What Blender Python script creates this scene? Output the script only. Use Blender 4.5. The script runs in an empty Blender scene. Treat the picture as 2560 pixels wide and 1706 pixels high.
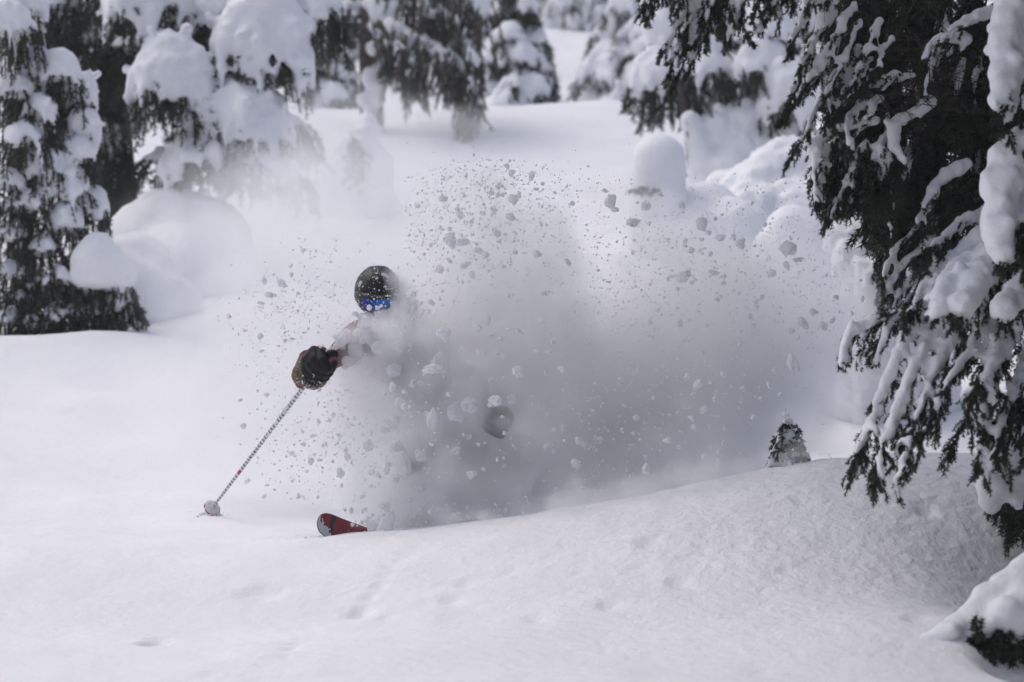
import bpy, math, random
import numpy as np
from mathutils import Vector, Matrix, Euler

R = np.random.RandomState(7)
random.seed(7)
sc = bpy.context.scene
COL = sc.collection

# ------------------------------------------------------------------ camera, world, sun, exposure
CAMZ = 1.6
FPX = 85.0 / 36.0 * 2560.0
cam_d = bpy.data.cameras.new('camera'); cam = bpy.data.objects.new('camera', cam_d); COL.objects.link(cam)
cam.location = (0, 0, CAMZ); cam.rotation_euler = (math.radians(90), 0, 0)
cam_d.lens = 85; cam_d.sensor_width = 36; cam_d.clip_start = 0.1; cam_d.clip_end = 2000
cam_d.dof.use_dof = True; cam_d.dof.focus_distance = 13.5; cam_d.dof.aperture_fstop = 2.0
sc.camera = cam

SUN_ELEV, SUN_AZ = 62.0, 290.0      # azimuth from +Y (view direction), clockwise: high, from the left and a little behind
w = bpy.data.worlds.new('World'); sc.world = w; w.use_nodes = True
wn = w.node_tree; bg = wn.nodes['Background']
sky = wn.nodes.new('ShaderNodeTexSky'); sky.sky_type = 'NISHITA'; sky.sun_disc = False
sky.sun_elevation = math.radians(SUN_ELEV); sky.sun_rotation = math.radians(SUN_AZ)
sky.air_density = 1.0; sky.dust_density = 4.0; sky.ozone_density = 1.0
hs = wn.nodes.new('ShaderNodeHueSaturation'); hs.inputs['Hue'].default_value = 0.508; hs.inputs['Saturation'].default_value = 0.85   # overcast
wn.links.new(sky.outputs[0], hs.inputs['Color']); wn.links.new(hs.outputs[0], bg.inputs['Color'])
bg.inputs['Strength'].default_value = 0.15
sd = bpy.data.lights.new('sun', 'SUN'); so = bpy.data.objects.new('sun', sd); COL.objects.link(so)
sd.energy = 0.6; sd.angle = math.radians(60); sd.color = (1.0, 0.98, 0.985)
_e, _a = math.radians(SUN_ELEV), math.radians(SUN_AZ)
sdir = Vector((math.sin(_a) * math.cos(_e), math.cos(_a) * math.cos(_e), math.sin(_e)))
so.rotation_euler = (-sdir).to_track_quat('-Z', 'Y').to_euler(); so.location = sdir * 60
vs = sc.view_settings; vs.view_transform = 'Standard'; vs.look = 'None'; vs.gamma = 1; vs.exposure = -0.10
cy = sc.cycles
cy.use_denoising = True; cy.max_bounces = 16; cy.diffuse_bounces = 4; cy.glossy_bounces = 2
cy.volume_bounces = 10; cy.volume_step_rate = 2.5; cy.volume_max_steps = 256
cy.caustics_reflective = False; cy.caustics_refractive = False
cy.use_adaptive_sampling = True; cy.adaptive_threshold = 0.03; cy.adaptive_min_samples = 32

def W(u, v, Y):
    """photo pixel (2560 wide) at distance Y -> world point"""
    return np.array([(u - 1280.0) / FPX * Y, Y, CAMZ + (853.0 - v) / FPX * Y])
def PX(n, Y): return n / FPX * Y

# ------------------------------------------------------------------ helpers
def nz(v):
    v = np.asarray(v, float); return v / (np.linalg.norm(v, axis=-1, keepdims=True) + 1e-9)
def link(o, parent=None):
    COL.objects.link(o)
    if parent is not None:
        o.parent = parent; o.location = -Vector(parent.location) if parent.parent is None else (0, 0, 0)
    return o
def tri_mesh(name, V, F, smooth=True, mats=(), mi=None):
    V = np.asarray(V, np.float32); F = np.asarray(F, np.int32); k = F.shape[1]
    me = bpy.data.meshes.new(name); me.vertices.add(len(V)); me.vertices.foreach_set('co', V.ravel())
    me.loops.add(F.size); me.loops.foreach_set('vertex_index', F.ravel())
    me.polygons.add(len(F)); me.polygons.foreach_set('loop_start', np.arange(0, F.size, k, dtype=np.int32))
    me.polygons.foreach_set('use_smooth', np.full(len(F), smooth, bool))
    if mi is not None: me.polygons.foreach_set('material_index', np.asarray(mi, np.int32))
    for m in mats: me.materials.append(m)
    me.update(calc_edges=True); me.validate(); return me
def mobj(name, V, F, mat, parent=None, smooth=True, mi=None):
    mats = mat if isinstance(mat, (list, tuple)) else [mat]
    o = bpy.data.objects.new(name, tri_mesh(name, V, F, smooth, mats, mi)); return link(o, parent)
def tag(o, label=None, cat=None, group=None, kind=None):
    if label: o['label'] = label
    if cat: o['category'] = cat
    if group: o['group'] = group
    if kind: o['kind'] = kind
    return o
def empty(name, loc, label=None, cat=None, group=None):
    o = bpy.data.objects.new(name, None); COL.objects.link(o); o.location = [float(c) for c in loc]
    o.empty_display_size = 0.1
    return tag(o, label, cat, group)
def spline(P, n):
    P = np.asarray(P, float)
    if len(P) == 2: return P[0] + (P[1] - P[0]) * np.linspace(0, 1, n)[:, None]
    Q = np.vstack([2 * P[0] - P[1], P, 2 * P[-1] - P[-2]]); m = len(P) - 1
    t = np.linspace(0, m - 1e-6, n); i = t.astype(int); f = (t - i)[:, None]
    a, b, c, d = Q[i], Q[i + 1], Q[i + 2], Q[i + 3]
    return 0.5 * (2 * b + (c - a) * f + (2 * a - 5 * b + 4 * c - d) * f ** 2 + (3 * b - a - 3 * c + d) * f ** 3)
def plen(P): return float(np.linalg.norm(np.diff(P, axis=0), axis=1).sum())
def tangents(P):
    return nz(np.gradient(P, axis=0))
def tube(P, r, k=6, cap=True):
    P = np.asarray(P, float); n = len(P); r = np.broadcast_to(r, (n,)); T = tangents(P)
    ref = np.array([0.13, 0.97, 0.2]); A = nz(np.cross(T, ref)); B = np.cross(T, A)
    th = np.arange(k) * 2 * math.pi / k
    V = P[:, None] + r[:, None, None] * (np.cos(th)[None, :, None] * A[:, None] + np.sin(th)[None, :, None] * B[:, None])
    V = V.reshape(-1, 3); i = np.arange(n - 1)[:, None] * k; j = np.arange(k)[None]; j2 = (j + 1) % k
    q = np.stack([i + j, i + j2, i + k + j2, i + k + j], -1).reshape(-1, 4)
    F = np.vstack([q[:, [0, 1, 2]], q[:, [0, 2, 3]]])
    if cap:
        V = np.vstack([V, P[0], P[-1]]); c0 = len(V) - 2; c1 = c0 + 1; jj = np.arange(k); jn = (jj + 1) % k
        F = np.vstack([F, np.stack([np.full(k, c0), jn, jj], -1), np.stack([np.full(k, c1), (n - 1) * k + jj, (n - 1) * k + jn], -1)])
    return V, F
# ---- numpy gradient-ish noise (value noise with smooth interpolation)
_tab = np.random.RandomState(3).rand(64, 64, 64)
def vnoise(p):
    p = np.asarray(p, float); i = np.floor(p).astype(int); f = p - i; f = f * f * (3 - 2 * f); out = 0
    for dx in (0, 1):
        for dy in (0, 1):
            for dz in (0, 1):
                wgt = (f[..., 0] if dx else 1 - f[..., 0]) * (f[..., 1] if dy else 1 - f[..., 1]) * (f[..., 2] if dz else 1 - f[..., 2])
                out = out + wgt * _tab[(i[..., 0] + dx) & 63, (i[..., 1] + dy) & 63, (i[..., 2] + dz) & 63]
    return out * 2 - 1
def n2(x, y, s=1.0, seed=0.0):
    return vnoise(np.stack([x / s + 17.3 + seed, y / s + 5.1 + seed * 1.7, np.zeros_like(x) + seed + 0.37], -1))

# ------------------------------------------------------------------ materials
def nodes_mat(name):
    m = bpy.data.materials.new(name); m.use_nodes = True; nt = m.node_tree
    return m, nt, nt.nodes['Principled BSDF']
def ramp(nt, src, a, b, p0=0.35, p1=0.65):
    r = nt.nodes.new('ShaderNodeValToRGB'); r.color_ramp.elements[0].color = (*a, 1); r.color_ramp.elements[1].color = (*b, 1)
    r.color_ramp.elements[0].position = p0; r.color_ramp.elements[1].position = p1
    nt.links.new(src, r.inputs[0]); return r.outputs[0]
def noise(nt, scale, detail=4, coord='Object', stretch=None):
    tc = nt.nodes.new('ShaderNodeTexCoord'); n = nt.nodes.new('ShaderNodeTexNoise')
    n.inputs['Scale'].default_value = scale; n.inputs['Detail'].default_value = detail
    src = tc.outputs[coord]
    if stretch:
        mp = nt.nodes.new('ShaderNodeMapping'); mp.inputs['Scale'].default_value = stretch
        nt.links.new(src, mp.inputs[0]); src = mp.outputs[0]
    nt.links.new(src, n.inputs['Vector']); return n.outputs['Fac']
def simple(name, a, b=None, rough=0.6, scale=30, bump=0.0, metal=0.0, coat=0.0, bscale=None):
    m, nt, p = nodes_mat(name); b = b or tuple(c * 0.75 for c in a)
    nt.links.new(ramp(nt, noise(nt, scale), a, b), p.inputs['Base Color'])
    p.inputs['Roughness'].default_value = rough; p.inputs['Metallic'].default_value = metal
    p.inputs['Coat Weight'].default_value = coat
    if bump:
        bp = nt.nodes.new('ShaderNodeBump'); bp.inputs['Strength'].default_value = 1; bp.inputs['Distance'].default_value = bump
        nt.links.new(noise(nt, bscale or scale * 3), bp.inputs['Height']); nt.links.new(bp.outputs[0], p.inputs['Normal'])
    return m
def snow_mat(name, fine, dist, sss=0.0):
    m, nt, p = nodes_mat(name)
    nt.links.new(ramp(nt, noise(nt, 1.7, 3), (0.845, 0.845, 0.872), (0.885, 0.885, 0.905)), p.inputs['Base Color'])
    p.inputs['Roughness'].default_value = 0.75; p.inputs['Specular IOR Level'].default_value = 0.2
    b1 = nt.nodes.new('ShaderNodeBump'); b1.inputs['Distance'].default_value = dist; b1.inputs['Strength'].default_value = 1
    nt.links.new(noise(nt, fine, 5), b1.inputs['Height'])
    b2 = nt.nodes.new('ShaderNodeBump'); b2.inputs['Distance'].default_value = dist * 0.25; b2.inputs['Strength'].default_value = 1
    nt.links.new(noise(nt, fine * 6, 3), b2.inputs['Height']); nt.links.new(b1.outputs[0], b2.inputs['Normal'])
    nt.links.new(b2.outputs[0], p.inputs['Normal'])
    return m
M_GROUND = snow_mat('snow_ground', 14, 0.009)
_nt = M_GROUND.node_tree; _p = _nt.nodes['Principled BSDF']          # drip-pitted crust under the right-hand tree: fine relief
_tc = _nt.nodes.new('ShaderNodeTexCoord'); _vm = _nt.nodes.new('ShaderNodeVectorMath'); _vm.operation = 'MULTIPLY_ADD'; _nt.links.new(_tc.outputs['Object'], _vm.inputs[0])
_vm.inputs[1].default_value = (1 / 1.9, 1 / 2.2, 0); _vm.inputs[2].default_value = (-2.1 / 1.9, -12.5 / 2.2, 0)
_ln = _nt.nodes.new('ShaderNodeVectorMath'); _ln.operation = 'LENGTH'; _nt.links.new(_vm.outputs[0], _ln.inputs[0])
_mr = _nt.nodes.new('ShaderNodeMapRange'); _mr.interpolation_type = 'SMOOTHSTEP'; _nt.links.new(_ln.outputs['Value'], _mr.inputs['Value'])
for _k, _v in (('From Min', 1.7), ('From Max', .3), ('To Min', .0), ('To Max', .020)): _mr.inputs[_k].default_value = _v
_n1 = noise(_nt, 17, 4, 'Object', (1.0, .8, 1)); _b = _nt.nodes.new('ShaderNodeBump'); _b.inputs['Strength'].default_value = 1; _nt.links.new(_n1, _b.inputs['Height']); _nt.links.new(_mr.outputs[0], _b.inputs['Distance'])
_nt.links.new(_p.inputs['Normal'].links[0].from_socket, _b.inputs['Normal']); _nt.links.new(_b.outputs[0], _p.inputs['Normal'])
M_SNOW = snow_mat('snow_cap', 16, 0.010)
M_CLUMP = snow_mat('snow_clump', 45, 0.006)
M_CHUNK = snow_mat('snow_chunk', 2.6, 0.002)
for _m in (M_CLUMP, M_CHUNK):
    _nt = _m.node_tree; _tr = _nt.nodes.new('ShaderNodeBsdfTranslucent'); _tr.inputs['Color'].default_value = (.93, .93, .95, 1)   # loose snow lets light through
    _mx = _nt.nodes.new('ShaderNodeMixShader'); _mx.inputs[0].default_value = .55
    _nt.links.new(_nt.nodes['Principled BSDF'].outputs[0], _mx.inputs[1]); _nt.links.new(_tr.outputs[0], _mx.inputs[2]); _nt.links.new(_mx.outputs[0], _nt.nodes['Material Output'].inputs['Surface'])
M_NEEDLE = simple('needle', (0.018, 0.026, 0.017), (0.04, 0.052, 0.03), 0.7, 9)
M_NEEDLE_FAR = simple('needle_far', (0.022, 0.028, 0.020), (0.05, 0.055, 0.038), 0.8, 3)
M_BARK = simple('bark', (0.045, 0.035, 0.03), (0.09, 0.075, 0.065), 0.9, 12, 0.01)
M_LICHEN = simple('lichen', (0.085, 0.072, 0.058), (0.15, 0.13, 0.105), 0.9, 5)

# ------------------------------------------------------------------ ground height
_py = np.array([-40, 0, 8, 10, 12, 13, 14, 16, 20, 26, 31, 34, 35.5, 38, 46, 60, 90, 200, 420.])
_pv = {10: 1735, 12: 1500, 13: 1400, 14: 1322, 16: 1150, 20: 838, 26: 560, 31: 345, 34: 258, 46: 240, 60: 95, 90: -150}
_pz = np.array([{-40: -1.0, 0: 0.0, 8: 0.10, 35.5: 5.02, 38: 5.0, 200: 48.0, 420: 120.0}.get(y, CAMZ + (853 - _pv.get(y, 853)) / FPX * y) for y in _py])
_yy = np.arange(-40, 421, 0.1); _zz = np.interp(_yy, _py, _pz)
_k = np.exp(-0.5 * (np.arange(-25, 26) / 9.0) ** 2); _k /= _k.sum()
_zz = np.convolve(np.pad(_zz, 25, mode='edge'), _k, 'valid')
def gauss(x, y, cx, cy_, sx, sy): return np.exp(-0.5 * (((x - cx) / sx) ** 2 + ((y - cy_) / sy) ** 2))
def H0(x, y):
    x = np.asarray(x, float); y = np.asarray(y, float)
    z = np.interp(y, _yy, _zz)
    z = z + 0.50 * gauss(x, y, 2.4, 13.3, 1.3, 1.2)                 # rise under the right-hand tree
    z = z + 0.10 * gauss(x, y, 0.3, 12.8, 0.9, 0.7)
    z = z - 0.30 * gauss(x, y, 1.0, 15.6, 1.6, 0.9)                  # trench behind it
    z = z - 0.34 * gauss(x, y, 2.75, 11.75, 0.42, 0.5)               # tree well
    z = z - 0.09 * gauss(x, y, -1.2, 11.6, 0.9, 0.45)                # shallow dip lower left
    z = z + 0.03 * gauss(x, y, -1.4, 10.8, 1.2, 0.5)
    z = z + 0.11 * gauss(x, y, 1.72, 10.7, 0.45, 0.4)               # drift against the low bough
    z = z + 0.05 * gauss(x, y, -2.2, 13.0, 1.4, 0.5)
    z = z + 0.15 * gauss(x, y, -4.1, 19.1, 0.9, 0.35) + 0.06 * gauss(x, y, -3.2, 19.4, 0.3, 0.3)                 # well at the left tree
    amp = np.clip((y - 2) / 25, 0.25, 3)
    z = z + 0.07 * amp * n2(x, y, 2.1, 1) + 0.036 * amp * n2(x, y, 0.8, 2)
    z = z + np.clip(y - 40, 0, 1e9) * 0.03 * n2(x, y, 14, 5)
    return z
def hit(u, v, f=None, y0=6.0, y1=60):
    f = f or H0; Y = np.arange(y0, y1, 0.02); x = (u - 1280) / FPX * Y; z = CAMZ + (853 - v) / FPX * Y
    below = np.where(z <= f(x, Y))[0]; i = below[0] if len(below) else -1
    return np.array([x[i], Y[i], z[i]])
DENTS = []   # x, y, sx, sy, depth
for (u, v, wd, dp) in [(385, 1612, 44, .075), (400, 1600, 30, .04), (660, 1480, 70, .014), (620, 1484, 40, .010), (700, 1474, 30, .010),
        (1130, 1502, 50, .014), (1060, 1516, 26, .008), (1280, 1424, 30, .010), (1160, 1458, 38, .013), (1110, 1462, 22, .009),
        (1620, 1366, 44, .016), (1655, 1372, 20, .010), (1525, 1512, 50, .018), (1560, 1518, 20, .01), (1340, 1548, 40, .015), (1700, 1455, 46, .016),
        (1735, 1462, 22, .010), (1965, 1424, 26, .014), (1590, 1420, 22, .010), (1370, 1395, 24, .008), (965, 1548, 34, .010), (1450, 1432, 26, .008),
        (905, 1530, 40, .024), (890, 1540, 24, .018), (930, 1490, 22, .018), (916, 1505, 20, .016), (945, 1468, 24, .016), (960, 1440, 22, .018), (975, 1420, 22, .014), (1000, 1398, 20, .012),
        (1020, 1378, 22, .012), (1040, 1360, 24, .012), (740, 1610, 30, .018), (720, 1625, 24, .016), (755, 1598, 20, .012), (705, 1645, 22, .014), (640, 1640, 20, .008), (655, 1665, 20, .008),
        (520, 1690, 26, .010), (2310, 1272, 36, .035), (2265, 1300, 16, .02), (2262, 1330, 14, .016), (2300, 1390, 16, .012), (2320, 1420, 18, .012), (2290, 1545, 40, .03), (1935, 1330, 20, .012), (560, 1600, 18, .006),
        (2520, 1650, 120, .10), (2570, 1640, 120, .10), (185, 1030, 30, .012), (200, 1130, 20, .008), (2380, 1535, 18, .012)]:
    g = hit(u, v); DENTS.append((g[0], g[1], PX(wd * 0.42, g[1]), PX(wd * 0.75, g[1]), dp))
SKI_TIP = hit(835, 1335)
def H(x, y):
    z = H0(x, y); x = np.asarray(x, float); y = np.asarray(y, float)
    for (cx, cy_, sx, sy, d) in DENTS:
        if d: z = z - 1.9 * d * gauss(x, y, cx, cy_, sx * .8, sy * .8) + .5 * d * gauss(x, y, cx, cy_ + sy * 1.3, sx * 1.2, sy * .6)
    z = z - 0.05 * gauss(x, y, SKI_TIP[0] + 0.14, SKI_TIP[1] - 0.10, 0.18, 0.10)
    z = z + 0.03 * gauss(x, y, SKI_TIP[0] + 0.16, SKI_TIP[1] - 0.34, 0.20, 0.07)             # snow pushed up ahead of the ski
    # drip-pitted, wind-ruffled crust under the right-hand tree
    m = np.clip(gauss(x, y, 2.0, 12.6, 1.15, 1.25) * 1.6 - 0.12, 0, 1)
    rip = vnoise(np.stack([x / 0.07 + 3, y / 0.075 + 9, x * 0 + .5], -1)) * 0.6 + vnoise(np.stack([x / 0.037 + 3, y / 0.045 + 9, x * 0 + 2.5], -1)) * 0.5
    z = z + m * 0.012 * rip
    z = z + 0.006 * n2(x, y, 0.16, 8) + 0.012 * n2(x, y, 0.42, 11) + 0.002 * n2(x, y, 0.07, 9)
    return z
xs = np.unique(np.concatenate([-np.geomspace(4.2, 260, 46)[::-1], np.arange(-4.2, 4.2, 0.036), np.geomspace(4.2, 260, 46)]).round(4))
ys = np.unique(np.concatenate([np.linspace(-40, 8, 30), np.arange(8, 16, 0.034), np.geomspace(16, 40, 200), np.geomspace(40, 420, 90)]).round(4))
GX, GY = np.meshgrid(xs, ys); GZ = H(GX, GY)
nx, ny = len(xs), len(ys); idx = np.arange(nx * ny).reshape(ny, nx)
q = np.stack([idx[:-1, :-1], idx[:-1, 1:], idx[1:, 1:], idx[1:, :-1]], -1).reshape(-1, 4)
g = mobj('ground', np.stack([GX, GY, GZ], -1).reshape(-1, 3), q, M_GROUND)
tag(g, 'deep untracked powder snow covering the slope', 'snow', kind='structure')

# ------------------------------------------------------------------ snow from unions of balls
def ico(sub):
    import bmesh
    bm = bmesh.new(); bmesh.ops.create_icosphere(bm, subdivisions=sub, radius=1)
    V = np.array([v.co for v in bm.verts]); F = np.array([[v.index for v in f.verts] for f in bm.faces]); bm.free(); return V, F
ICO1, ICO2, ICO3 = ico(1), ico(2), ico(3)
_lump = bpy.data.textures.new('lump', 'CLOUDS'); _lump.noise_scale = 0.22; _lump.noise_depth = 2
_lump2 = bpy.data.textures.new('lump_fine', 'CLOUDS'); _lump2.noise_scale = 0.05; _lump2.noise_depth = 1
def blob_mesh(name, balls, voxel, smooth=4, disp=0.0, fine=0.0, mat=None, disp_scale=None):
    b = np.asarray(balls, float); IV, IF = ICO2 if len(b) < 400 else ICO1
    V = (b[:, None, :3] + IV[None] * b[:, None, 3:4]).reshape(-1, 3)
    F = (IF[None] + (np.arange(len(b)) * len(IV))[:, None, None]).reshape(-1, 3)
    me = tri_mesh('tmp', V, F, True); o = bpy.data.objects.new('tmp', me); COL.objects.link(o)
    md = o.modifiers.new('r', 'REMESH'); md.mode = 'VOXEL'; md.voxel_size = voxel; md.use_smooth_shade = True
    if smooth:
        s = o.modifiers.new('s', 'SMOOTH'); s.factor = 0.5; s.iterations = smooth
    if disp:
        d = o.modifiers.new('d', 'DISPLACE'); d.texture = _lump; d.strength = disp; d.mid_level = 0.5; d.texture_coords = 'LOCAL'
    if fine:
        d = o.modifiers.new('f', 'DISPLACE'); d.texture = _lump2; d.strength = fine; d.mid_level = 0.5; d.texture_coords = 'LOCAL'
    dg = bpy.context.evaluated_depsgraph_get(); out = bpy.data.meshes.new_from_object(o.evaluated_get(dg))
    bpy.data.objects.remove(o); bpy.data.meshes.remove(me); out.name = name
    out.materials.clear(); out.materials.append(mat or M_SNOW)
    out.polygons.foreach_set('use_smooth', np.ones(len(out.polygons), bool)); return out
def blob(name, balls, voxel, parent=None, **k):
    o = bpy.data.objects.new(name, blob_mesh(name, balls, voxel, **k)); return link(o, parent)

def islands(me, keep=12):
    n = len(me.vertices)
    if n == 0: return []
    E = np.empty(len(me.edges) * 2, np.int32); me.edges.foreach_get('vertices', E); E = E.reshape(-1, 2); lab = np.arange(n)
    while True:
        m_ = np.minimum(lab[E[:, 0]], lab[E[:, 1]]); new = lab.copy(); np.minimum.at(new, E[:, 0], m_); np.minimum.at(new, E[:, 1], m_); new = new[new]; new = new[new]
        if (new == lab).all(): break
        lab = new
    ids, cnt = np.unique(lab, return_counts=True)
    if len(ids) == 1: return [me]
    V = np.empty(n * 3); me.vertices.foreach_get('co', V); V = V.reshape(-1, 3); k = len(me.loops) // max(1, len(me.polygons))
    LI = np.empty(len(me.loops), np.int32); me.loops.foreach_get('vertex_index', LI)
    if len(me.loops) != 4 * len(me.polygons): return [me]
    F = LI.reshape(-1, 4); out = []
    for i in ids[cnt >= keep]:
        F_ = F[lab[F[:, 0]] == i]; u_, inv = np.unique(F_, return_inverse=True); out.append(tri_mesh(me.name, V[u_], inv.reshape(-1, 4), True, list(me.materials)))
    return out
# ------------------------------------------------------------------ conifer sprays
UP = np.array([0, 0, 1.0])
class Spray:
    """collects needles, twig wood and snow balls of one bough"""
    def __init__(s): s.nv = []; s.wv = []; s.wf = []; s.wn = 0; s.balls = []; s.lv = []
    def needles(s, P, per_m, ln, wd, spread=0.9, t0=0.0, lich=False):
        L = plen(P); n = max(3, int(L * per_m)); t = (t0 + (1 - t0) * R.rand(n)) * (len(P) - 1)
        i = np.minimum(t.astype(int), len(P) - 2); f = (t - i)[:, None]; p = P[i] * (1 - f) + P[i + 1] * f; T = tangents(P)[i]
        rv = R.normal(size=(n, 3)); perp = nz(rv - (rv * T).sum(1, keepdims=True) * T)
        d = nz(T * (0.55 + 0.4 * R.rand(n, 1)) + perp * spread); sd_ = nz(np.cross(d, R.normal(size=(n, 3))))
        l = ln * (0.65 + 0.6 * R.rand(n, 1)); w_ = wd * (0.7 + 0.6 * R.rand(n, 1))
        tri = np.stack([p - sd_ * w_, p + sd_ * w_, p + d * l], 1)
        (s.lv if lich else s.nv).append(tri.reshape(-1, 3))
    def wood(s, P, r0, r1, k=4):
        V, F = tube(P, np.linspace(r0, r1, len(P)), k); s.wv.append(V); s.wf.append(F + s.wn); s.wn += len(V)
    def snow_line(s, P, t0, t1, r0, r1, lift=0.6, gap=0.42, jit=0.13, skip=0.0):
        L = plen(P); n = max(2, int(L * (t1 - t0) / (max(min(r0, r1), .35 * max(r0, r1)) * gap)) + 1); n = min(n, 110)
        t = np.linspace(t0, t1, n); x = t * (len(P) - 1); i = np.minimum(x.astype(int), len(P) - 2); f = (x - i)[:, None]
        p = P[i] * (1 - f) + P[i + 1] * f; T = tangents(P)[i]; up = nz(UP - (T @ UP)[:, None] * T + 0.25 * UP)
        r = (r0 + (r1 - r0) * np.linspace(0, 1, n)) * (1 + jit * (R.rand(n) * 2 - 1))
        so_ = R.rand() * 60; r = r * (1 + .40 * (1 - np.linspace(0, 1, n) ** 2) * vnoise(np.stack([t * L / (2.6 * max(r0, .02)) + so_, t * 0 + so_, t * 0 + .3], -1)))
        b = np.hstack([p + up * (r * lift)[:, None] + R.normal(size=(n, 3)) * (r * .16)[:, None], r[:, None]])
        ex_ = R.rand(n) < .3; b2_ = b[ex_].copy(); b2_[:, :3] += R.normal(size=(len(b2_), 3)) * b2_[:, 3:4] * .62; b2_[:, 3] *= .35 + .3 * R.rand(len(b2_)); b = np.vstack([b, b2_])
        s.balls += list(b)
    def emit(s, root, name='bough', voxel=0.015, needle=None, smooth=4, disp=0.03, fine=0.0, snow_name='snow_cap'):
        NV = np.vstack(s.nv) if s.nv else np.zeros((0, 3)); LV = np.vstack(s.lv) if s.lv else np.zeros((0, 3))
        WV = np.vstack(s.wv) if s.wv else np.zeros((0, 3)); WF = np.vstack(s.wf) if s.wf else np.zeros((0, 3), int)
        a = len(NV); b = len(LV)
        F = np.vstack([np.arange(a).reshape(-1, 3), a + np.arange(b).reshape(-1, 3), WF + a + b]).astype(int)
        mi = np.concatenate([np.zeros(a // 3), np.full(b // 3, 2), np.ones(len(WF))]).astype(int)
        o = mobj(name, np.vstack([NV, LV, WV]), F, [needle or M_NEEDLE, M_BARK, M_LICHEN], root, True, mi)
        if s.balls:
            for me in islands(blob_mesh(snow_name, s.balls, voxel, smooth=smooth, disp=disp, fine=fine)): link(bpy.data.objects.new(snow_name, me), o)
        return o
SNOW_K = 1.0
def finger(S, pts, ln=0.019, wd=0.0024, per=900, sub=0.055, sub_len=0.075, snow=(0.03, 0.012), s0=0.0, s1=0.8, r=0.006, lift=0.6, wig=0.012, snow_sub=0.35, hang=0.55):
    """one drooping twig with side sprigs and a rope of snow on its upper side"""
    L = plen(np.asarray(pts)); n = max(5, int(L / 0.03)); P = spline(pts, n)
    P = P + np.cumsum(R.normal(size=(n, 3)), 0) * wig * 0.25
    S.wood(P, r, r * 0.35, 4); S.needles(P, per, ln, wd, t0=0.05)
    T = tangents(P); m = max(2, int(L / sub * 1.7))
    for q_ in range(m):
        t = (q_ + R.rand()) / m; i = min(int(t * (n - 1)), n - 2)
        rv = R.normal(size=3); side = nz(rv - (rv @ T[i]) * T[i]); d = nz(T[i] * 0.85 + side * 0.75 - UP * hang * R.rand())
        l = sub_len * (0.5 + 0.8 * R.rand()) * (1.15 - 0.6 * t)
        Q = spline([P[i], P[i] + d * l * .5, P[i] + nz(d + T[i] * .3 - UP * hang * .5) * l], 4)
        S.needles(Q, per * 1.1, ln, wd)
        if snow and R.rand() < snow_sub and t < s1: S.snow_line(Q, 0.1, 0.8, min(snow[0] * .55, .017), min(snow[1] * .8, .01), lift=lift)
    if snow: S.snow_line(P, s0, s1, snow[0] * SNOW_K, snow[1] * SNOW_K, lift=lift)
    return P
def umbrella(S, c, a, ax_y, drop, n=30, snow_t=0.72, thick=0.1, ln=0.045, wd=0.004, per=180, tilt=0.0, curtain=14, top=True, fine_snow=0.3, hang_len=0.5):
    """snow-loaded drooping bough end: an umbrella of twigs, snow pillow on top, dark fringe below. c apex, a half width"""
    c = np.asarray(c, float)
    for i in range(n):
        ph = (i + R.rand() * .8) / n * 2 * math.pi; k = 0.8 + 0.35 * R.rand(); dr = drop * (0.72 + 0.5 * R.rand())
        t = np.linspace(0.05, 1, 9); rr = np.sin(t * math.pi * 0.5) ** 0.9 * k; dz = (1 - np.cos(t * math.pi * 0.5)) ** 1.1 * dr
        P = c + np.stack([np.cos(ph) * a * rr + tilt * rr * a * abs(np.cos(ph)) * 0, np.sin(ph) * ax_y * rr, -dz + tilt * np.cos(ph) * a * rr], -1) + R.normal(size=(9, 3)) * 0.01 * a
        S.wood(P, 0.010, 0.004, 3); S.needles(P, per, ln, wd, t0=0.3)
        for q_ in range(4):
            j = 4 + q_; d = nz(np.array([np.cos(ph + R.normal() * .9), np.sin(ph + R.normal() * .9), -.25 - 1.2 * R.rand()])); l = hang_len * drop * (0.25 + 0.5 * R.rand())
            S.needles(np.array([P[j], P[j] + d * l * .5, P[j] + nz(d - UP * .4) * l]), per, ln, wd)
        st = snow_t * (0.75 + 0.45 * R.rand())
        S.snow_line(P, 0.0, min(st, 0.97), thick, thick * 0.24, lift=0.35, gap=0.55)
        if R.rand() < fine_snow: S.snow_line(P, st * .9, 0.97, thick * .28, thick * .12, lift=0.5)
    for i in range(curtain):     # hanging twigs beneath
        ph = R.rand() * 6.283; rr = math.sqrt(R.rand()) * 0.85; p = c + np.array([math.cos(ph) * a * rr, math.sin(ph) * ax_y * rr, -drop * (0.25 + 0.35 * rr)])
        l = drop * (0.35 + 0.5 * R.rand()); e = p + np.array([R.normal() * .4 * a, R.normal() * .3 * a, -l * (.5 + .5 * R.rand())])
        S.needles(spline([p, (p + e) / 2 + R.normal(size=3) * .03 * a, e], 5), per * 1.5, ln * 1.2, wd)
    if top:
        for i in range(10): S.balls.append([*(c + np.array([R.normal() * a * .25, R.normal() * ax_y * .25, -0.1 * drop - 0.02])), thick * (0.9 + .5 * R.rand())])
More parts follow.
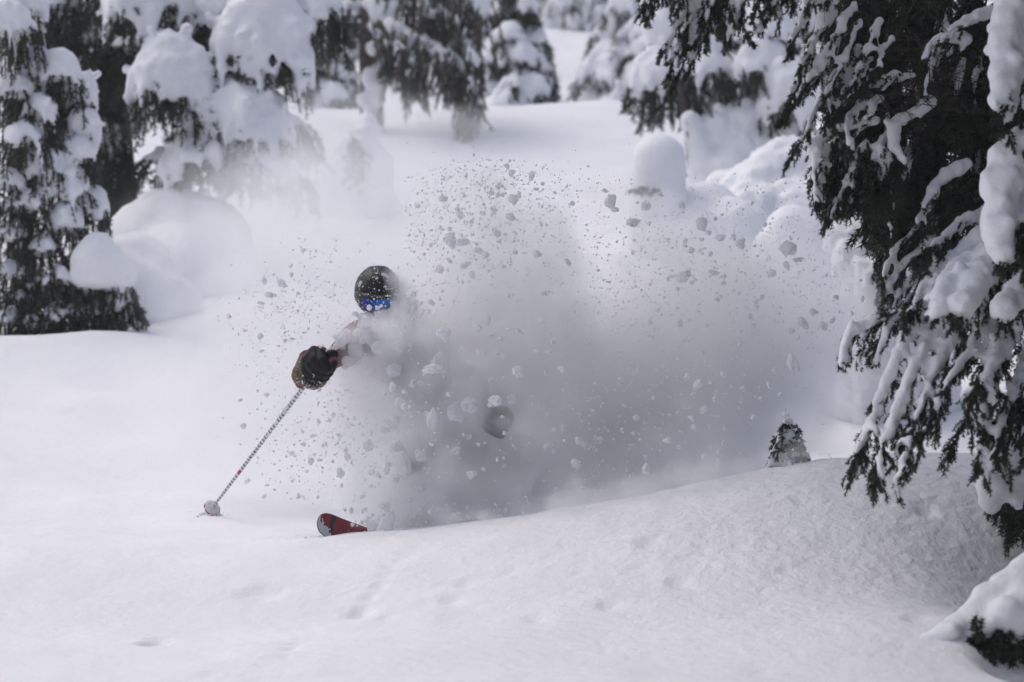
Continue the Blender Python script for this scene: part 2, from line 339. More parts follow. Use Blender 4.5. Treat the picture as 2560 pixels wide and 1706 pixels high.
def long_bough(S, P, tw_len, sp=0.16, droop=0.7, ln=0.05, wd=0.004, per=150, snow=0.05, snow_frac=0.8, side=1.0):
    """branch with side twigs on both flanks"""
    L = plen(np.asarray(P)); n = max(6, int(L / 0.12)); Q = spline(P, n); S.wood(Q, 0.008 + 0.012 * L, 0.006, 5)
    S.needles(Q, per, ln, wd, t0=.3); T = tangents(Q); S.snow_line(Q, 0.12, 0.97, snow * 1.15, snow * .6, lift=.5)
    m = max(3, int(L / sp))
    for q_ in range(m):
        t = 0.18 + 0.8 * (q_ + R.rand()) / m; i = min(int(t * (n - 1)), n - 2); f = math.sin(min(1, (1.05 - t) * 1.4) * 1.57) * .8 + .2
        for sgn in (-1, 1):
            sdv = nz(np.cross(T[i], UP)) * sgn * side; l = tw_len * f * (0.6 + 0.6 * R.rand())
            d = nz(sdv + T[i] * (0.5 + .4 * R.rand())); A = Q[i]; B = A + d * l * .55 - UP * droop * l * .15; C = A + d * l * .9 - UP * droop * l * (.5 + .35 * R.rand())
            P2 = spline([A, B, C], 7); S.wood(P2, .006, .003, 3); S.needles(P2, per, ln, wd)
            for k_ in range(3):
                j = 2 + k_; e = nz(d + R.normal(size=3) * .5 - UP * (.6 + droop)) ; S.needles(np.array([P2[j], P2[j] + e * l * .2, P2[j] + nz(e - UP * .3) * l * .4]), per, ln, wd)
            if R.rand() < snow_frac: S.snow_line(P2, 0.0, .55 + .4 * R.rand(), snow * .95, snow * .4, lift=.55, gap=.6)
def trunk(root, base, top, r0, r1, lean=0.0, name='trunk', mat=None):
    n = 24; P = np.linspace(base, top, n); P = P + np.cumsum(R.normal(size=(n, 3)) * [.012, .012, 0], 0) * r0 * 4
    V, F = tube(P, np.linspace(r0, r1, n), 10); V = V + (vnoise(V * [14, 14, 5]) * r0 * .12)[:, None] * nz(V - V.mean(0))
    return mobj(name, V, F, mat or M_BARK, root)
def gz(x, y): return float(H0(np.array(x), np.array(y)))

# ================================================================== THE BIG TREE ON THE RIGHT
tb = W(2640, 1300, 12.6); tb[2] = gz(tb[0], tb[1]) - 0.1
RT = empty('hemlock_tree', tb, 'large dark snow-draped hemlock whose boughs hang over the skier\'s slope', 'tree')
trunk(RT, tb, tb + np.array([0.05, .1, 9.0]), 0.21, 0.10)
def pl(lst, Y0, Y1=None):
    Y1 = Y0 if Y1 is None else Y1; n = len(lst)
    return [W(u, v, Y0 + (Y1 - Y0) * i / max(1, n - 1)) for i, (u, v) in enumerate(lst)]
# upper fringe hanging into the picture
SNOW_K = .68
S = Spray()
for (l, sn, s1) in [([(1760, -60), (1690, 60), (1637, 172)], (.032, .012), .85), ([(1770, -50), (1705, 90), (1663, 214)], (.03, .010), .75), ([(1790, -60), (1735, 100), (1680, 240)], (.028, .008), .7),
        ([(1810, -60), (1760, 60), (1716, 188)], (.03, .012), .85), ([(1650, -50), (1620, 0), (1592, 42)], (.016, .007), .9), ([(1670, -50), (1640, 10), (1616, 66)], (.016, .007), .8),
        ([(1712, -50), (1702, 0), (1691, 44)], (.014, .006), .7), ([(1880, -60), (1838, 30), (1803, 134)], (.034, .014), .9), ([(1860, -50), (1850, 40), (1872, 124)], (.016, .008), .5),
        ([(1985, -60), (1930, 20), (1872, 92)], (.03, .012), .9), ([(1790, -40), (1780, 40), (1765, 130)], None, .5), ([(1770, -40), (1755, 50), (1740, 120)], None, .5), ([(1800, -30), (1795, 30), (1790, 90)], None, .5),
        ([(1830, -50), (1825, 0), (1838, 70)], (.02, .008), .7), ([(1750, -40), (1728, 60), (1700, 150)], (.02, .008), .6), ([(1905, -50), (1900, 0), (1880, 60)], None, .5), ([(1950, -60), (1935, -10), (1915, 50)], (.02, .01), .6)]:
    finger(S, pl(l, 11.6, 11.3), snow=sn, s1=s1, sub=.035, sub_len=.085)
for i in range(26):
    u = 1620 + 380 * R.rand(); v = -110 + 60 * R.rand(); finger(S, pl([(u, v), (u - 14, v + 50), (u - 30 * R.rand(), v + 90 + 50 * R.rand())], 11.7, 11.5), snow=(.03, .012))
long_b = spline(pl([(2600, -330), (2300, -240), (1980, -150), (1650, -90)], 12.4, 11.6), 30); S.wood(long_b, .05, .01, 6); S.snow_line(long_b, .1, 1, .09, .03)
S.emit(RT, voxel=.012, disp=.02, fine=.010, smooth=3)
# second bough, long fingers falling left
S = Spray()
for (l, sn, s1) in [([(2080, 0), (2020, 130), (1985, 230), (1940, 330)], (.045, .014), .72), ([(2090, 30), (2030, 120), (2000, 182)], (.03, .014), .8), ([(2140, 20), (2060, 140), (2000, 250)], (.035, .012), .8),
        ([(2110, 90), (2050, 190), (1998, 260), (1950, 325)], (.03, .010), .7), ([(2150, 130), (2060, 250), (1995, 350), (1952, 424)], (.038, .010), .72), ([(2150, 60), (2100, 170), (2050, 260)], (.03, .012), .8),
        ([(2160, 180), (2110, 260), (2060, 330)], (.03, .012), .8), ([(2100, -40), (2050, 10), (2004, 28)], (.03, .012), .9), ([(2180, 150), (2120, 230), (2085, 330)], (.03, .012), .7),
        ([(2060, -50), (1995, 80), (1975, 145)], (.03, .012), .7), ([(2200, 60), (2150, 170), (2110, 240)], (.026, .012), .8), ([(2230, 100), (2180, 180), (2150, 260)], (.026, .012), .5),
        ([(2150, 140), (2088, 210), (2072, 280), (2085, 330)], (.036, .016), .8), ([(2200, 250), (2130, 280), (2118, 340), (2130, 400)], (.036, .016), .8)]:
    finger(S, pl(l, 12.2, 11.7), snow=sn, s1=s1, sub=.035, sub_len=.085)
S.emit(RT, voxel=.012, disp=.02, fine=.010, smooth=3)
# third bough: ragged dark cluster in the middle
S = Spray()
for (l, sn, s1) in [([(2190, 310), (2060, 345), (2038, 400), (2030, 480), (2040, 525)], (.045, .016), .85), ([(2120, 350), (2080, 450), (2060, 580)], (.02, .008), .4), ([(2170, 360), (2110, 470), (2065, 582)], (.038, .012), .95),
        ([(2200, 380), (2165, 480), (2158, 604)], (.02, .007), .4), ([(2150, 380), (2130, 450), (2110, 545)], (.02, .008), .6), ([(2240, 400), (2220, 470), (2215, 540)], None, .5), ([(2250, 380), (2250, 450), (2256, 512)], None, .5),
        ([(2210, 350), (2170, 420), (2180, 530)], (.03, .012), .4), ([(2090, 350), (2050, 440), (2025, 525)], (.03, .012), .9), ([(2120, 400), (2090, 470), (2095, 540)], None, .5), ([(2180, 420), (2140, 500), (2130, 545)], (.022, .01), .6)]:
    finger(S, pl(l, 12.3, 11.9), snow=sn, s1=s1, sub=.026, sub_len=.10)
for i in range(40):
    u = 2060 + 200 * R.rand(); v = 340 + 110 * R.rand(); finger(S, pl([(u, v), (u - 10 + 20 * R.rand(), v + 50), (u - 20 + 40 * R.rand(), v + 70 + 70 * R.rand())], 12.2, 12.1), snow=(.018, .008) if R.rand() < .3 else None)
S.emit(RT, voxel=.012, disp=.02, fine=.010, smooth=3)
# dark interior of the crown: dense drooping twigs with a little old snow
for layer in range(3):
    S = Spray()
    for i in range(120):
        u = 2080 + 520 * R.rand(); v = -120 + 620 * R.rand()
        if u < 2140 and v > 250: u += 120
        if v > 330 and u < 2180: u += 130
        Y = 12.5 + .35 * layer + .2 * R.rand(); l = 110 + 130 * R.rand(); s_ = -60 + 80 * R.rand()
        finger(S, pl([(u, v), (u + s_ * .4, v + l * .5), (u + s_, v + l)], Y, Y - .1), snow=(.024, .010) if R.rand() < .16 else None, s1=.6, per=260, sub=.05, sub_len=.15, ln=.034, wd=.0045)
    S.emit(RT, voxel=.014, disp=.02)
SNOW_K = 1.05
S = Spray()                         # snow caught inside and behind
for (l, sn) in [([(2330, 270), (2250, 315), (2228, 370), (2245, 415)], (.036, .022)), ([(2420, 110), (2340, 105), (2305, 150)], (.03, .016)), ([(2480, 40), (2410, 60), (2350, 110)], (.034, .016)), ([(2340, 140), (2320, 190), (2310, 240)], (.018, .010)),
        ([(2290, 190), (2210, 215), (2180, 230)], (.018, .012)), ([(2330, 470), (2310, 530), (2290, 560)], (.022, .012)), ([(2260, 200), (2230, 190), (2200, 200)], (.018, .012)), ([(2420, 420), (2340, 480), (2305, 535)], (.034, .016))]:
    finger(S, pl(l, 12.25, 12.1), snow=sn, s1=.95, sub=.04, sub_len=.09)
S.emit(RT, voxel=.012, disp=.02, fine=.010, smooth=3)
S = Spray()                         # bare dead twigs in the gap
for i in range(55):
    a0 = W(2180 + 240 * R.rand(), 90 + 200 * R.rand(), 12.1 + .2 * R.rand()); d = np.array([R.normal(), .3 * R.normal(), .55 * R.normal() - .1]); l = .12 + .3 * R.rand()
    Pq = spline([a0, a0 + nz(d) * l * .5 + R.normal(size=3) * .02, a0 + nz(d + R.normal(size=3) * .3) * l], 7); S.wood(Pq, .0035, .0012, 3)
    for k_ in range(4):
        j = 1 + k_; S.wood(np.array([Pq[j], Pq[j] + nz(d + R.normal(size=3) * .9) * l * .3]), .002, .0008, 3)
S.emit(RT, name='dead_twigs')
SNOW_K = .9
# right-hand edge, two heavily loaded boughs
S = Spray()
for (l, sn, s1, o) in [([(2660, -160), (2545, -20), (2510, 120), (2495, 250), (2472, 300)], (.12, .045), .93, 0), ([(2680, -60), (2560, 60), (2530, 180), (2505, 290)], (.11, .05), .9, .05), ([(2620, 60), (2560, 150), (2530, 260), (2515, 370)], (.05, .02), .8, -.05),
        ([(2650, 100), (2580, 200), (2550, 300), (2545, 390)], (.05, .02), .6, 0), ([(2660, 150), (2600, 250), (2580, 390)], (.05, .02), .5, 0), ([(2560, 120), (2520, 240), (2480, 340)], (.03, .012), .6, -.1)]:
    finger(S, pl(l, 11.5 + o, 11.2 + o), snow=sn, s1=s1, sub=.03, sub_len=.10)
S.emit(RT, voxel=.014, disp=.03, fine=.006)
S = Spray()
for (l, sn, s1, o) in [([(2700, 240), (2560, 380), (2495, 480), (2475, 600), (2480, 680)], (.12, .07), .95, 0), ([(2720, 330), (2580, 430), (2520, 540), (2500, 690)], (.11, .03), .8, .05), ([(2700, 420), (2590, 520), (2550, 620), (2520, 700)], (.07, .02), .6, 0),
        ([(2700, 480), (2620, 560), (2580, 680)], (.06, .02), .5, 0), ([(2600, 480), (2550, 560), (2540, 660)], (.03, .012), .5, -.1), ([(2560, 520), (2525, 600), (2510, 700)], (.03, .012), .5, -.1), ([(2600, 560), (2570, 620), (2555, 710)], (.02, .01), .5, -.1)]:
    finger(S, pl(l, 11.4 + o, 11.1 + o), snow=sn, s1=s1, sub=.03, sub_len=.10)
S.emit(RT, voxel=.014, disp=.03, fine=.006)
SNOW_K = .72
# the great lower fan
S = Spray()
FAN = [([(2620, 560), (2420, 640), (2320, 760), (2215, 930), (2150, 1075), (2108, 1182)], (.10, .014), .88, 0), ([(2640, 600), (2450, 700), (2340, 830), (2255, 1000), (2215, 1130), (2192, 1236)], (.11, .012), .86, -.05),
       ([(2660, 620), (2480, 720), (2370, 860), (2310, 1000), (2270, 1110), (2258, 1200)], (.115, .012), .72, -.08), ([(2660, 640), (2500, 740), (2420, 880), (2355, 1000), (2310, 1125)], (.11, .014), .7, -.1),
       ([(2680, 660), (2540, 770), (2470, 860), (2430, 1000), (2350, 1170)], (.11, .012), .62, -.05), ([(2680, 700), (2560, 800), (2500, 880), (2470, 1010), (2442, 1192)], (.10, .012), .62, 0),
       ([(2700, 760), (2590, 860), (2545, 980), (2500, 1110)], (.08, .016), .7, .05), ([(2680, 560), (2480, 600), (2360, 660), (2290, 740), (2270, 790)], (.09, .02), .8, .2), ([(2600, 500), (2430, 560), (2330, 610), (2275, 655)], (.07, .02), .7, .3),
       ([(2660, 560), (2520, 640), (2440, 720), (2400, 800)], (.15, .09), .9, -.05), ([(2700, 640), (2580, 720), (2500, 800)], (.15, .10), .95, -.05), ([(2640, 600), (2460, 660), (2370, 740), (2330, 830)], (.13, .06), .95, -.05),
       ([(2720, 850), (2620, 960), (2560, 1130)], (.07, .02), .7, .05), ([(2600, 700), (2520, 840), (2480, 940), (2440, 960)], (.09, .02), .8, -.15), ([(2700, 820), (2590, 920), (2520, 1060), (2505, 1160)], (.06, .02), .8, -.1)]
for (l, sn, s1, o) in FAN:
    Pm = finger(S, pl(l, 12.1 + o, 11.3 + o), snow=sn, s1=s1, sub=.028, sub_len=.11, snow_sub=.25, r=.012)
    n = len(Pm)
    for k_ in range(13):            # hanging side fingers under each main one
        j = int(n * (.32 + .62 * (k_ + R.rand()) / 13)); j = min(j, n - 2); l_ = .08 + .13 * R.rand()
        e = Pm[j] + np.array([-.05 + .10 * R.rand(), -.06 + .1 * R.rand(), -l_]); m_ = (Pm[j] + e) / 2 + np.array([R.normal() * .03, R.normal() * .03, .02])
        finger(S, [Pm[j], m_, e], snow=(.022, .009) if R.rand() < .45 else None, s1=.85, sub=.032, sub_len=.06, per=720)
S.emit(RT, voxel=.013, disp=.025, fine=.010, smooth=3)
S = Spray()                         # the short spray standing out to the left of the fan
for (l, sn) in [([(2330, 740), (2230, 790), (2150, 820), (2110, 860), (2097, 922)], (.042, .026)), ([(2200, 800), (2165, 850), (2140, 920)], (.016, .01)), ([(2250, 785), (2215, 830), (2190, 925)], (.036, .014)), ([(2280, 770), (2230, 790), (2218, 775)], None), ([(2150, 820), (2125, 870), (2115, 922)], (.02, .01)), ([(2240, 780), (2200, 850), (2165, 910)], None)]:
    finger(S, pl(l, 11.9, 11.7), snow=sn, s0=.35 if sn and sn[0] > .04 else 0, s1=.97, sub=.022, sub_len=.08, per=650)
for (l, sn) in [([(2380, 640), (2300, 700), (2250, 740), (2235, 800)], (.04, .02)), ([(2340, 700), (2270, 760), (2240, 830)], (.03, .014)), ([(2300, 560), (2230, 640), (2200, 720)], (.02, .012)), ([(2330, 600), (2240, 690), (2215, 745)], (.03, .014))]:
    finger(S, pl(l, 12.5, 12.4), snow=sn, s1=.9, sub=.03, sub_len=.1)
S.emit(RT, voxel=.011, disp=.015, fine=.005)
SNOW_K = 1.0
# skirt at the tree's foot
S = Spray()
for (l, sn, s1) in [([(2680, 960), (2560, 1060), (2490, 1180), (2462, 1300)], (.11, .05), .95), ([(2700, 1000), (2580, 1080), (2520, 1200), (2500, 1280)], (.11, .05), .9), ([(2720, 1040), (2620, 1120), (2560, 1210), (2540, 1260)], (.09, .04), .95)]:
    finger(S, pl(l, 12.1, 11.95), snow=sn, s1=s1, sub=.04, sub_len=.10)
for i in range(40):
    u = 2500 + 130 * R.rand(); v = 1190 + 60 * R.rand(); finger(S, pl([(u, v), (u - 5, v + 50), (u - 15 + 20 * R.rand(), v + 90 + 50 * R.rand())], 12.25, 12.2), snow=None, per=420, ln=.026, wd=.003, sub_len=.12)
S.emit(RT, voxel=.016, disp=.03, fine=.006)
# unseen crown above and beside the frame, widened and thickened to shade the ground
for k_ in range(22):
    S = Spray(); an = math.radians(110 + 360 * ((k_ * .618) % 1) * .55 + 10 * R.rand()); z0 = 4.0 + .22 * k_ + .2 * R.rand(); l = 4.6 - .12 * k_
    b0 = tb + np.array([.05, .05, z0]); d = np.array([math.cos(an), math.sin(an), 0])
    long_bough(S, [b0, b0 + d * l * .5 + UP * .25, b0 + d * l - UP * .25], 1.3, sp=.24, snow=.15, per=60, ln=.08, wd=.012)
    S.emit(RT, voxel=.05, disp=.04)

# low snowed-in bough at the bottom right
lb = W(2560, 1640, 10.4); lb[2] = gz(lb[0], lb[1])
LB = empty('buried_bough', lb, 'low evergreen bough bowed under thick snow beside the hemlock\'s foot', 'bough')
S = Spray()
for (l, r0, r1) in [([(2780, 1330), (2640, 1385), (2540, 1435), (2460, 1495), (2390, 1550), (2310, 1600), (2240, 1640)], .15, .05), ([(2800, 1400), (2680, 1440), (2580, 1480), (2520, 1530)], .14, .07), ([(2600, 1440), (2560, 1520), (2548, 1590)], .08, .04), ([(2520, 1480), (2480, 1535), (2462, 1575)], .075, .035), ([(2430, 1530), (2390, 1580), (2350, 1620), (2330, 1660)], .08, .06), ([(2660, 1450), (2620, 1530), (2610, 1620)], .09, .04)]:
    S.snow_line(spline(pl(l, 10.75, 10.45), 20), 0, 1, r0, r1, lift=-.5, gap=.35, jit=.1)
for i in range(110):
    u = 2440 + 170 * R.rand(); v = 1540 + 50 * R.rand(); finger(S, pl([(u, v), (u - 5, v + 25), (u - 15 + 25 * R.rand(), v + 50 + 45 * R.rand())], 10.5 + .1 * R.rand(), 10.42), snow=(.018, .008) if R.rand() < .2 else None, per=420, ln=.026, wd=.0045, sub_len=.09)
S.emit(LB, voxel=.018, disp=.04, smooth=8, fine=.004)

# ================================================================== LEFT FOREGROUND TREE
def ground_at(u, Y, dz=0.0):
    x = (u - 1280) / FPX * Y; return np.array([x, Y, gz(x, Y) + dz])
KN = dict(ln=.036, wd=.004, per=250)
YL = 20.2
b = ground_at(60, YL + .3, -.2)
LT = empty('spruce_tree', b, 'ragged dark spruce with snow ridges at the left, beside the rounded snow hummock', 'tree')
trunk(LT, b, b + np.array([-.1, 0, 4.2]), .13, .05)
def clump(root, u, v, Y, a, drop, thick, snow_t=.6, n=22, ay=None, tilt=0., curtain=9, nd=None, vox=.022, hang=.3, top=True, disp=.05, fs=.3, **k):
    S = Spray(); kk = dict(KN); kk.update(k)
    umbrella(S, W(u, v, Y), PX(a, Y), PX(ay if ay else a * .8, Y), PX(drop, Y), n=n, snow_t=snow_t, thick=PX(thick, Y), tilt=tilt, curtain=curtain, hang_len=hang, top=top, fine_snow=fs, **kk)
    S.emit(root, voxel=vox, needle=nd or M_NEEDLE, disp=disp, smooth=3)
for (u, v, dY, a, dr, th, st) in [(30, -20, 0, 85, 150, 34, .7), (20, 40, -.3, 80, 170, 26, .5), (90, 150, 0, 60, 130, 24, .6), (150, 155, -.1, 62, 150, 26, .55), (40, 210, -.2, 70, 140, 18, .35), (100, 260, -.2, 60, 150, 18, .4),
        (200, 210, .1, 42, 120, 24, .7), (210, 300, 0, 34, 110, 20, .8), (190, 370, -.1, 55, 90, 22, .6), (60, 330, -.3, 80, 120, 20, .4), (110, 400, -.2, 70, 110, 24, .6), (15, 440, -.3, 70, 120, 16, .4), (150, 440, -.1, 75, 110, 30, .7),
        (60, 500, -.3, 80, 110, 16, .4), (230, 500, 0, 50, 90, 22, .6), (160, 540, -.2, 60, 100, 24, .6), (20, 570, -.3, 80, 110, 16, .4), (110, 610, -.3, 70, 110, 14, .35), (30, 670, -.3, 75, 110, 14, .35), (110, 700, -.3, 70, 110, 12, .3), (60, 740, -.25, 90, 90, 10, .25), (180, 660, -.1, 60, 100, 14, .3)]:
    clump(LT, u, v, YL + dY, a, dr, th, st, n=18, vox=.024)
for (u, v) in [(150, 690), (215, 700), (285, 700), (240, 715), (20, 790), (80, 800), (140, 780), (190, 770), (250, 765), (300, 750)]:
    clump(LT, u, v, YL - .35, 62, 75, 14, .35, n=18, vox=.022)
# hummock of snow on its skirt
def mound(name, label, spec, voxel=.03, disp=.05, smooth=14, group=None, cat='snow mound', skirt=True, flare=1.10):
    balls = []; 
    for (u, v, Y, rpx) in spec:
        c = W(u, v, Y); r_ = PX(rpx, Y); balls.append([*c, r_]); g_ = gz(c[0], c[1])
        while skirt and c[2] - r_ * .3 > g_:
            c = c - UP * r_ * .45; r_ *= flare; balls.append([*c, r_])
    B = np.array(balls); base = B[:, :3].mean(0); base[2] = B[:, 2].min()
    o = bpy.data.objects.new(name, blob_mesh(name, balls, voxel, smooth=smooth, disp=disp)); o.data.transform(Matrix.Translation([-float(c) for c in base])); COL.objects.link(o); o.location = base
    return tag(o, label, cat, group)
def mline(a, b_, n=6):
    t = np.linspace(0, 1, n)[:, None]; return [tuple(r) for r in np.array(a) * (1 - t) + np.array(b_) * t]
mound('snow_hummock', 'smooth egg-shaped snow hummock sitting on the spruce\'s lowest sprays', mline((235, 650, 19.8, 62), (262, 655, 19.8, 58), 3) + mline((215, 690, 19.8, 46), (310, 690, 19.8, 40), 5) + [(245, 625, 19.85, 50)], skirt=False)
mound('snow_mound', 'broad snow-buried bush rising behind the egg-shaped hummock', mline((310, 730, 20.8, 115), (420, 770, 21, 90), 5) + [(340, 670, 21, 95), (300, 680, 20.9, 90)], flare=1.15)
mound('snow_mound', 'large rounded snow mound with a few twig tips under the loaded fir', [(430, 610, 22.5, 150), (380, 620, 22.4, 130), (500, 620, 22.5, 140), (540, 660, 22.4, 110), (330, 650, 22.3, 100), (450, 700, 22.0, 150), (590, 720, 22.0, 90)], voxel=.04)
# ================================================================== BIG SNOW-LOADED FIR BEHIND
YB = 23.0
b = ground_at(300, YB + .8, -.3)
BT = empty('fir_tree', b, 'broad fir with huge rounded snow pillows on its drooping boughs', 'tree')
trunk(BT, b, b + np.array([-.15, 0, 5.0]), .22, .10)
KF = dict(ln=.05, wd=.005, per=230)
for (u, v, dY, a, dr, th, st, tl) in [(655, 40, -.4, 122, 210, 46, .80, -.05), (425, 150, -.6, 108, 190, 40, .78, .0), (600, 250, -.5, 130, 150, 38, .75, -.1), (365, -50, -.3, 112, 160, 40, .8, 0), (525, 0, -.2, 62, 110, 32, .8, 0), (520, 350, -.5, 118, 120, 36, .8, .22),
        (660, 400, -.6, 130, 110, 20, .45, -.18), (790, -30, -.2, 72, 160, 26, .6, -.1), (590, -60, .1, 110, 120, 40, .8, 0), (700, -20, -.1, 70, 120, 34, .7, 0), (250, 90, .3, 120, 200, 12, .2, 0), (320, 110, .2, 120, 170, 12, .25, 0), (210, 220, .3, 100, 200, 9, .15, 0), (130, -30, .4, 90, 150, 30, .6, 0), (220, -40, .4, 110, 200, 20, .35, 0), (250, 330, .3, 80, 170, 20, .45, 0), (560, 140, .3, 100, 150, 14, .3, 0), (470, 60, .3, 110, 160, 10, .2, 0), (720, 300, .2, 80, 130, 14, .35, 0), (420, 390, .1, 90, 80, 14, .4, 0)]:
    clump(BT, u, v, YB + dY, a, dr, th, st, n=34 if a > 100 else 22, tilt=tl, curtain=16, nd=M_NEEDLE, vox=.032, disp=.06, **KF)
# ================================================================== LICHEN-HUNG TREE IN THE MIDDLE
YM = 31.5
b = ground_at(930, YM, -.3)
MT = empty('lichen_hung_tree', b, 'snow-plastered trunk with arching branches hung with brown lichen', 'tree')
trunk(MT, b, b + np.array([-.05, 0, 5.0]), .17, .10)
S = Spray()
for i in range(60):
    v = -60 + 430 * R.rand(); S.balls.append([*W(935 + 26 * R.normal() * .5 - 4, v, YM - .13 - .06 * R.rand()), PX(8 + 13 * R.rand(), YM)])
for (u, v, r_) in [(975, 60, 26), (985, 20, 22), (1000, 100, 20), (985, 130, 14), (955, 30, 22), (905, 250, 18)]: S.balls.append([*W(u, v, YM - .2), PX(r_, YM)])
S.needles(spline(pl([(930, -60), (925, 350)], YM - .15), 20), 60, .1, .01)
S.emit(MT, name='twig_plaster', voxel=.04, disp=.06, needle=M_NEEDLE_FAR)
def lichen_bough(root, pts, Y, hang, snow, n=70, spread=.35):
    S = Spray(); P = spline(pl(pts, Y, Y - .3), 30); S.wood(P, .06, .012, 5); S.snow_line(P, .05, 1, PX(snow, Y), PX(snow * .5, Y), lift=.5)
    for i in range(n):
        j = int(R.rand() * 29); p = P[j] + np.array([R.normal() * .06, R.normal() * spread, -.04 * R.rand()]); l = PX(hang, Y) * (.45 + .7 * R.rand()); e = p + np.array([R.normal() * .1 - .02, R.normal() * .08, -l])
        Q = spline([p, (p + e) / 2 + R.normal(size=3) * .04, e], 6); S.needles(Q, 110, .11, .009, spread=.35, lich=R.rand() < .62); S.wood(Q, .007, .003, 3)
        if R.rand() < .5: S.snow_line(Q, 0, .6, PX(snow * .5, Y), PX(snow * .2, Y))
    return S.emit(root, voxel=.04, needle=M_NEEDLE_FAR, disp=.06)
lichen_bough(MT, [(940, 60), (1040, 100), (1120, 140), (1170, 200), (1180, 250)], YM - .3, 110, 15, 120)
lichen_bough(MT, [(940, -60), (1040, 0), (1120, 40), (1170, 110), (1185, 160)], YM + .1, 130, 15, 110)
lichen_bough(MT, [(950, 100), (1000, 120), (1030, 170), (1040, 200)], YM - .5, 90, 10, 60)
lichen_bough(MT, [(900, 40), (860, 20), (820, 60), (800, 120)], YM + .1, 90, 16, 50)
lichen_bough(MT, [(1050, -60), (1100, -50), (1160, -20), (1200, 50)], YM + .3, 150, 12, 80)
mound('buried_sapling', 'slim hooded sapling plastered with snow at the lichen-hung trunk\'s foot', mline((900, 350, 26.5, 34), (870, 450, 26.3, 62), 7) + [(915, 310, 26.5, 24), (925, 400, 26.6, 50)], voxel=.035, disp=.22, smooth=6)
S = Spray()
for i in range(26):
    c = W(868 + 30 * R.rand(), 340 + 130 * R.rand(), 25.95); S.needles(np.array([c + [0, .2, .02], c + np.array([R.normal() * .06, -.04, -.1])]), 200, .07, .007)
SAP = bpy.data.objects['buried_sapling']; S.emit(SAP, name='sprigs', needle=M_NEEDLE_FAR)
for ch in SAP.children: ch.location = -SAP.location
# ================================================================== SMALLER TREES FURTHER BACK
def cone_tree(name, label, u, vtop, Y, wpx, levels, group=None, seed=0, needle=None, thick=.22, st=.7, per=90, vox=.05, cat='tree', vb=None, snow=1.0, n_tw=11, cur=5, ln=.09, wd=.010):
    b = ground_at(u, Y, -.2); top = W(u, vtop, Y); hgt = top[2] - b[2]; T = empty(name, b, label, cat, group)
    trunk(T, b, b + UP * hgt * .98, .035 * hgt * .6 + .04, .03)
    for L in range(levels):
        t = (L + .4) / levels; zc = b[2] + hgt * (1 - (1 - t) ** 1.0) if False else b[2] + hgt * t; rad = PX(wpx / 2, Y) * (1 - t) ** .75 + .08; m = max(2, int(2 + 4 * (1 - t))); a0 = R.rand() * 6.28
        for k_ in range(m):
            an = a0 + 6.283 * k_ / m + R.normal() * .2; S = Spray(); c = np.array([b[0] + math.cos(an) * rad * .55, Y + math.sin(an) * rad * .55, zc + .1 * R.normal()])
            umbrella(S, c, rad * .58, rad * .58, hgt / levels * 1.35, n=n_tw, snow_t=st, thick=rad * thick * snow, ln=ln, wd=wd, per=per, curtain=cur, fine_snow=.4)
            S.emit(T, voxel=vox, needle=needle or M_NEEDLE_FAR, disp=.08, smooth=3)
    return T
PROTO_A = cone_tree('young_fir', 'compact snow-tufted young fir standing on the crest in the clearing', 1290, -120, 36.5, 235, 8)
PROTO_B = cone_tree('background_fir', 'grey-green fir with low spreading boughs where the clearing narrows', 1610, -250, 44, 330, 8, snow=1.0, st=.6)
PROTO_C = cone_tree('background_fir', 'dark fir at the head of the far clearing', 1470, -420, 66, 270, 8, snow=.9, st=.5)
def copy_tree(src, name, label, u, Y, vtop, src_h, wide=1.0, rz=None):
    b = ground_at(u, Y, -.2); h = W(u, vtop, Y)[2] - b[2]; k = h / src_h
    r = src.copy(); r.name = name; COL.objects.link(r); r.location = b; r.scale = (k * wide, k * wide, k); r.rotation_euler = (0, 0, R.rand() * 6.28 if rz is None else rz); r['label'] = label
    for ch in list(src.children):
        c = ch.copy(); COL.objects.link(c); c.parent = r
        for g_ in ch.children:
            d = g_.copy(); COL.objects.link(d); d.parent = c
    return r
def hgt_of(u, vtop, Y): return W(u, vtop, Y)[2] - ground_at(u, Y, -.2)[2]
HA, HB, HC = hgt_of(1290, -120, 36.5), hgt_of(1610, -250, 44), hgt_of(1470, -420, 66)
copy_tree(PROTO_A, 'young_fir', 'pale snow-smothered fir half hidden behind the lichen-hung trunk', 800, 39, -60, HA, 1.1)
copy_tree(PROTO_A, 'young_fir', 'tall dim fir behind the compact snow-tufted one', 1180, 45, -320, HA, .8)
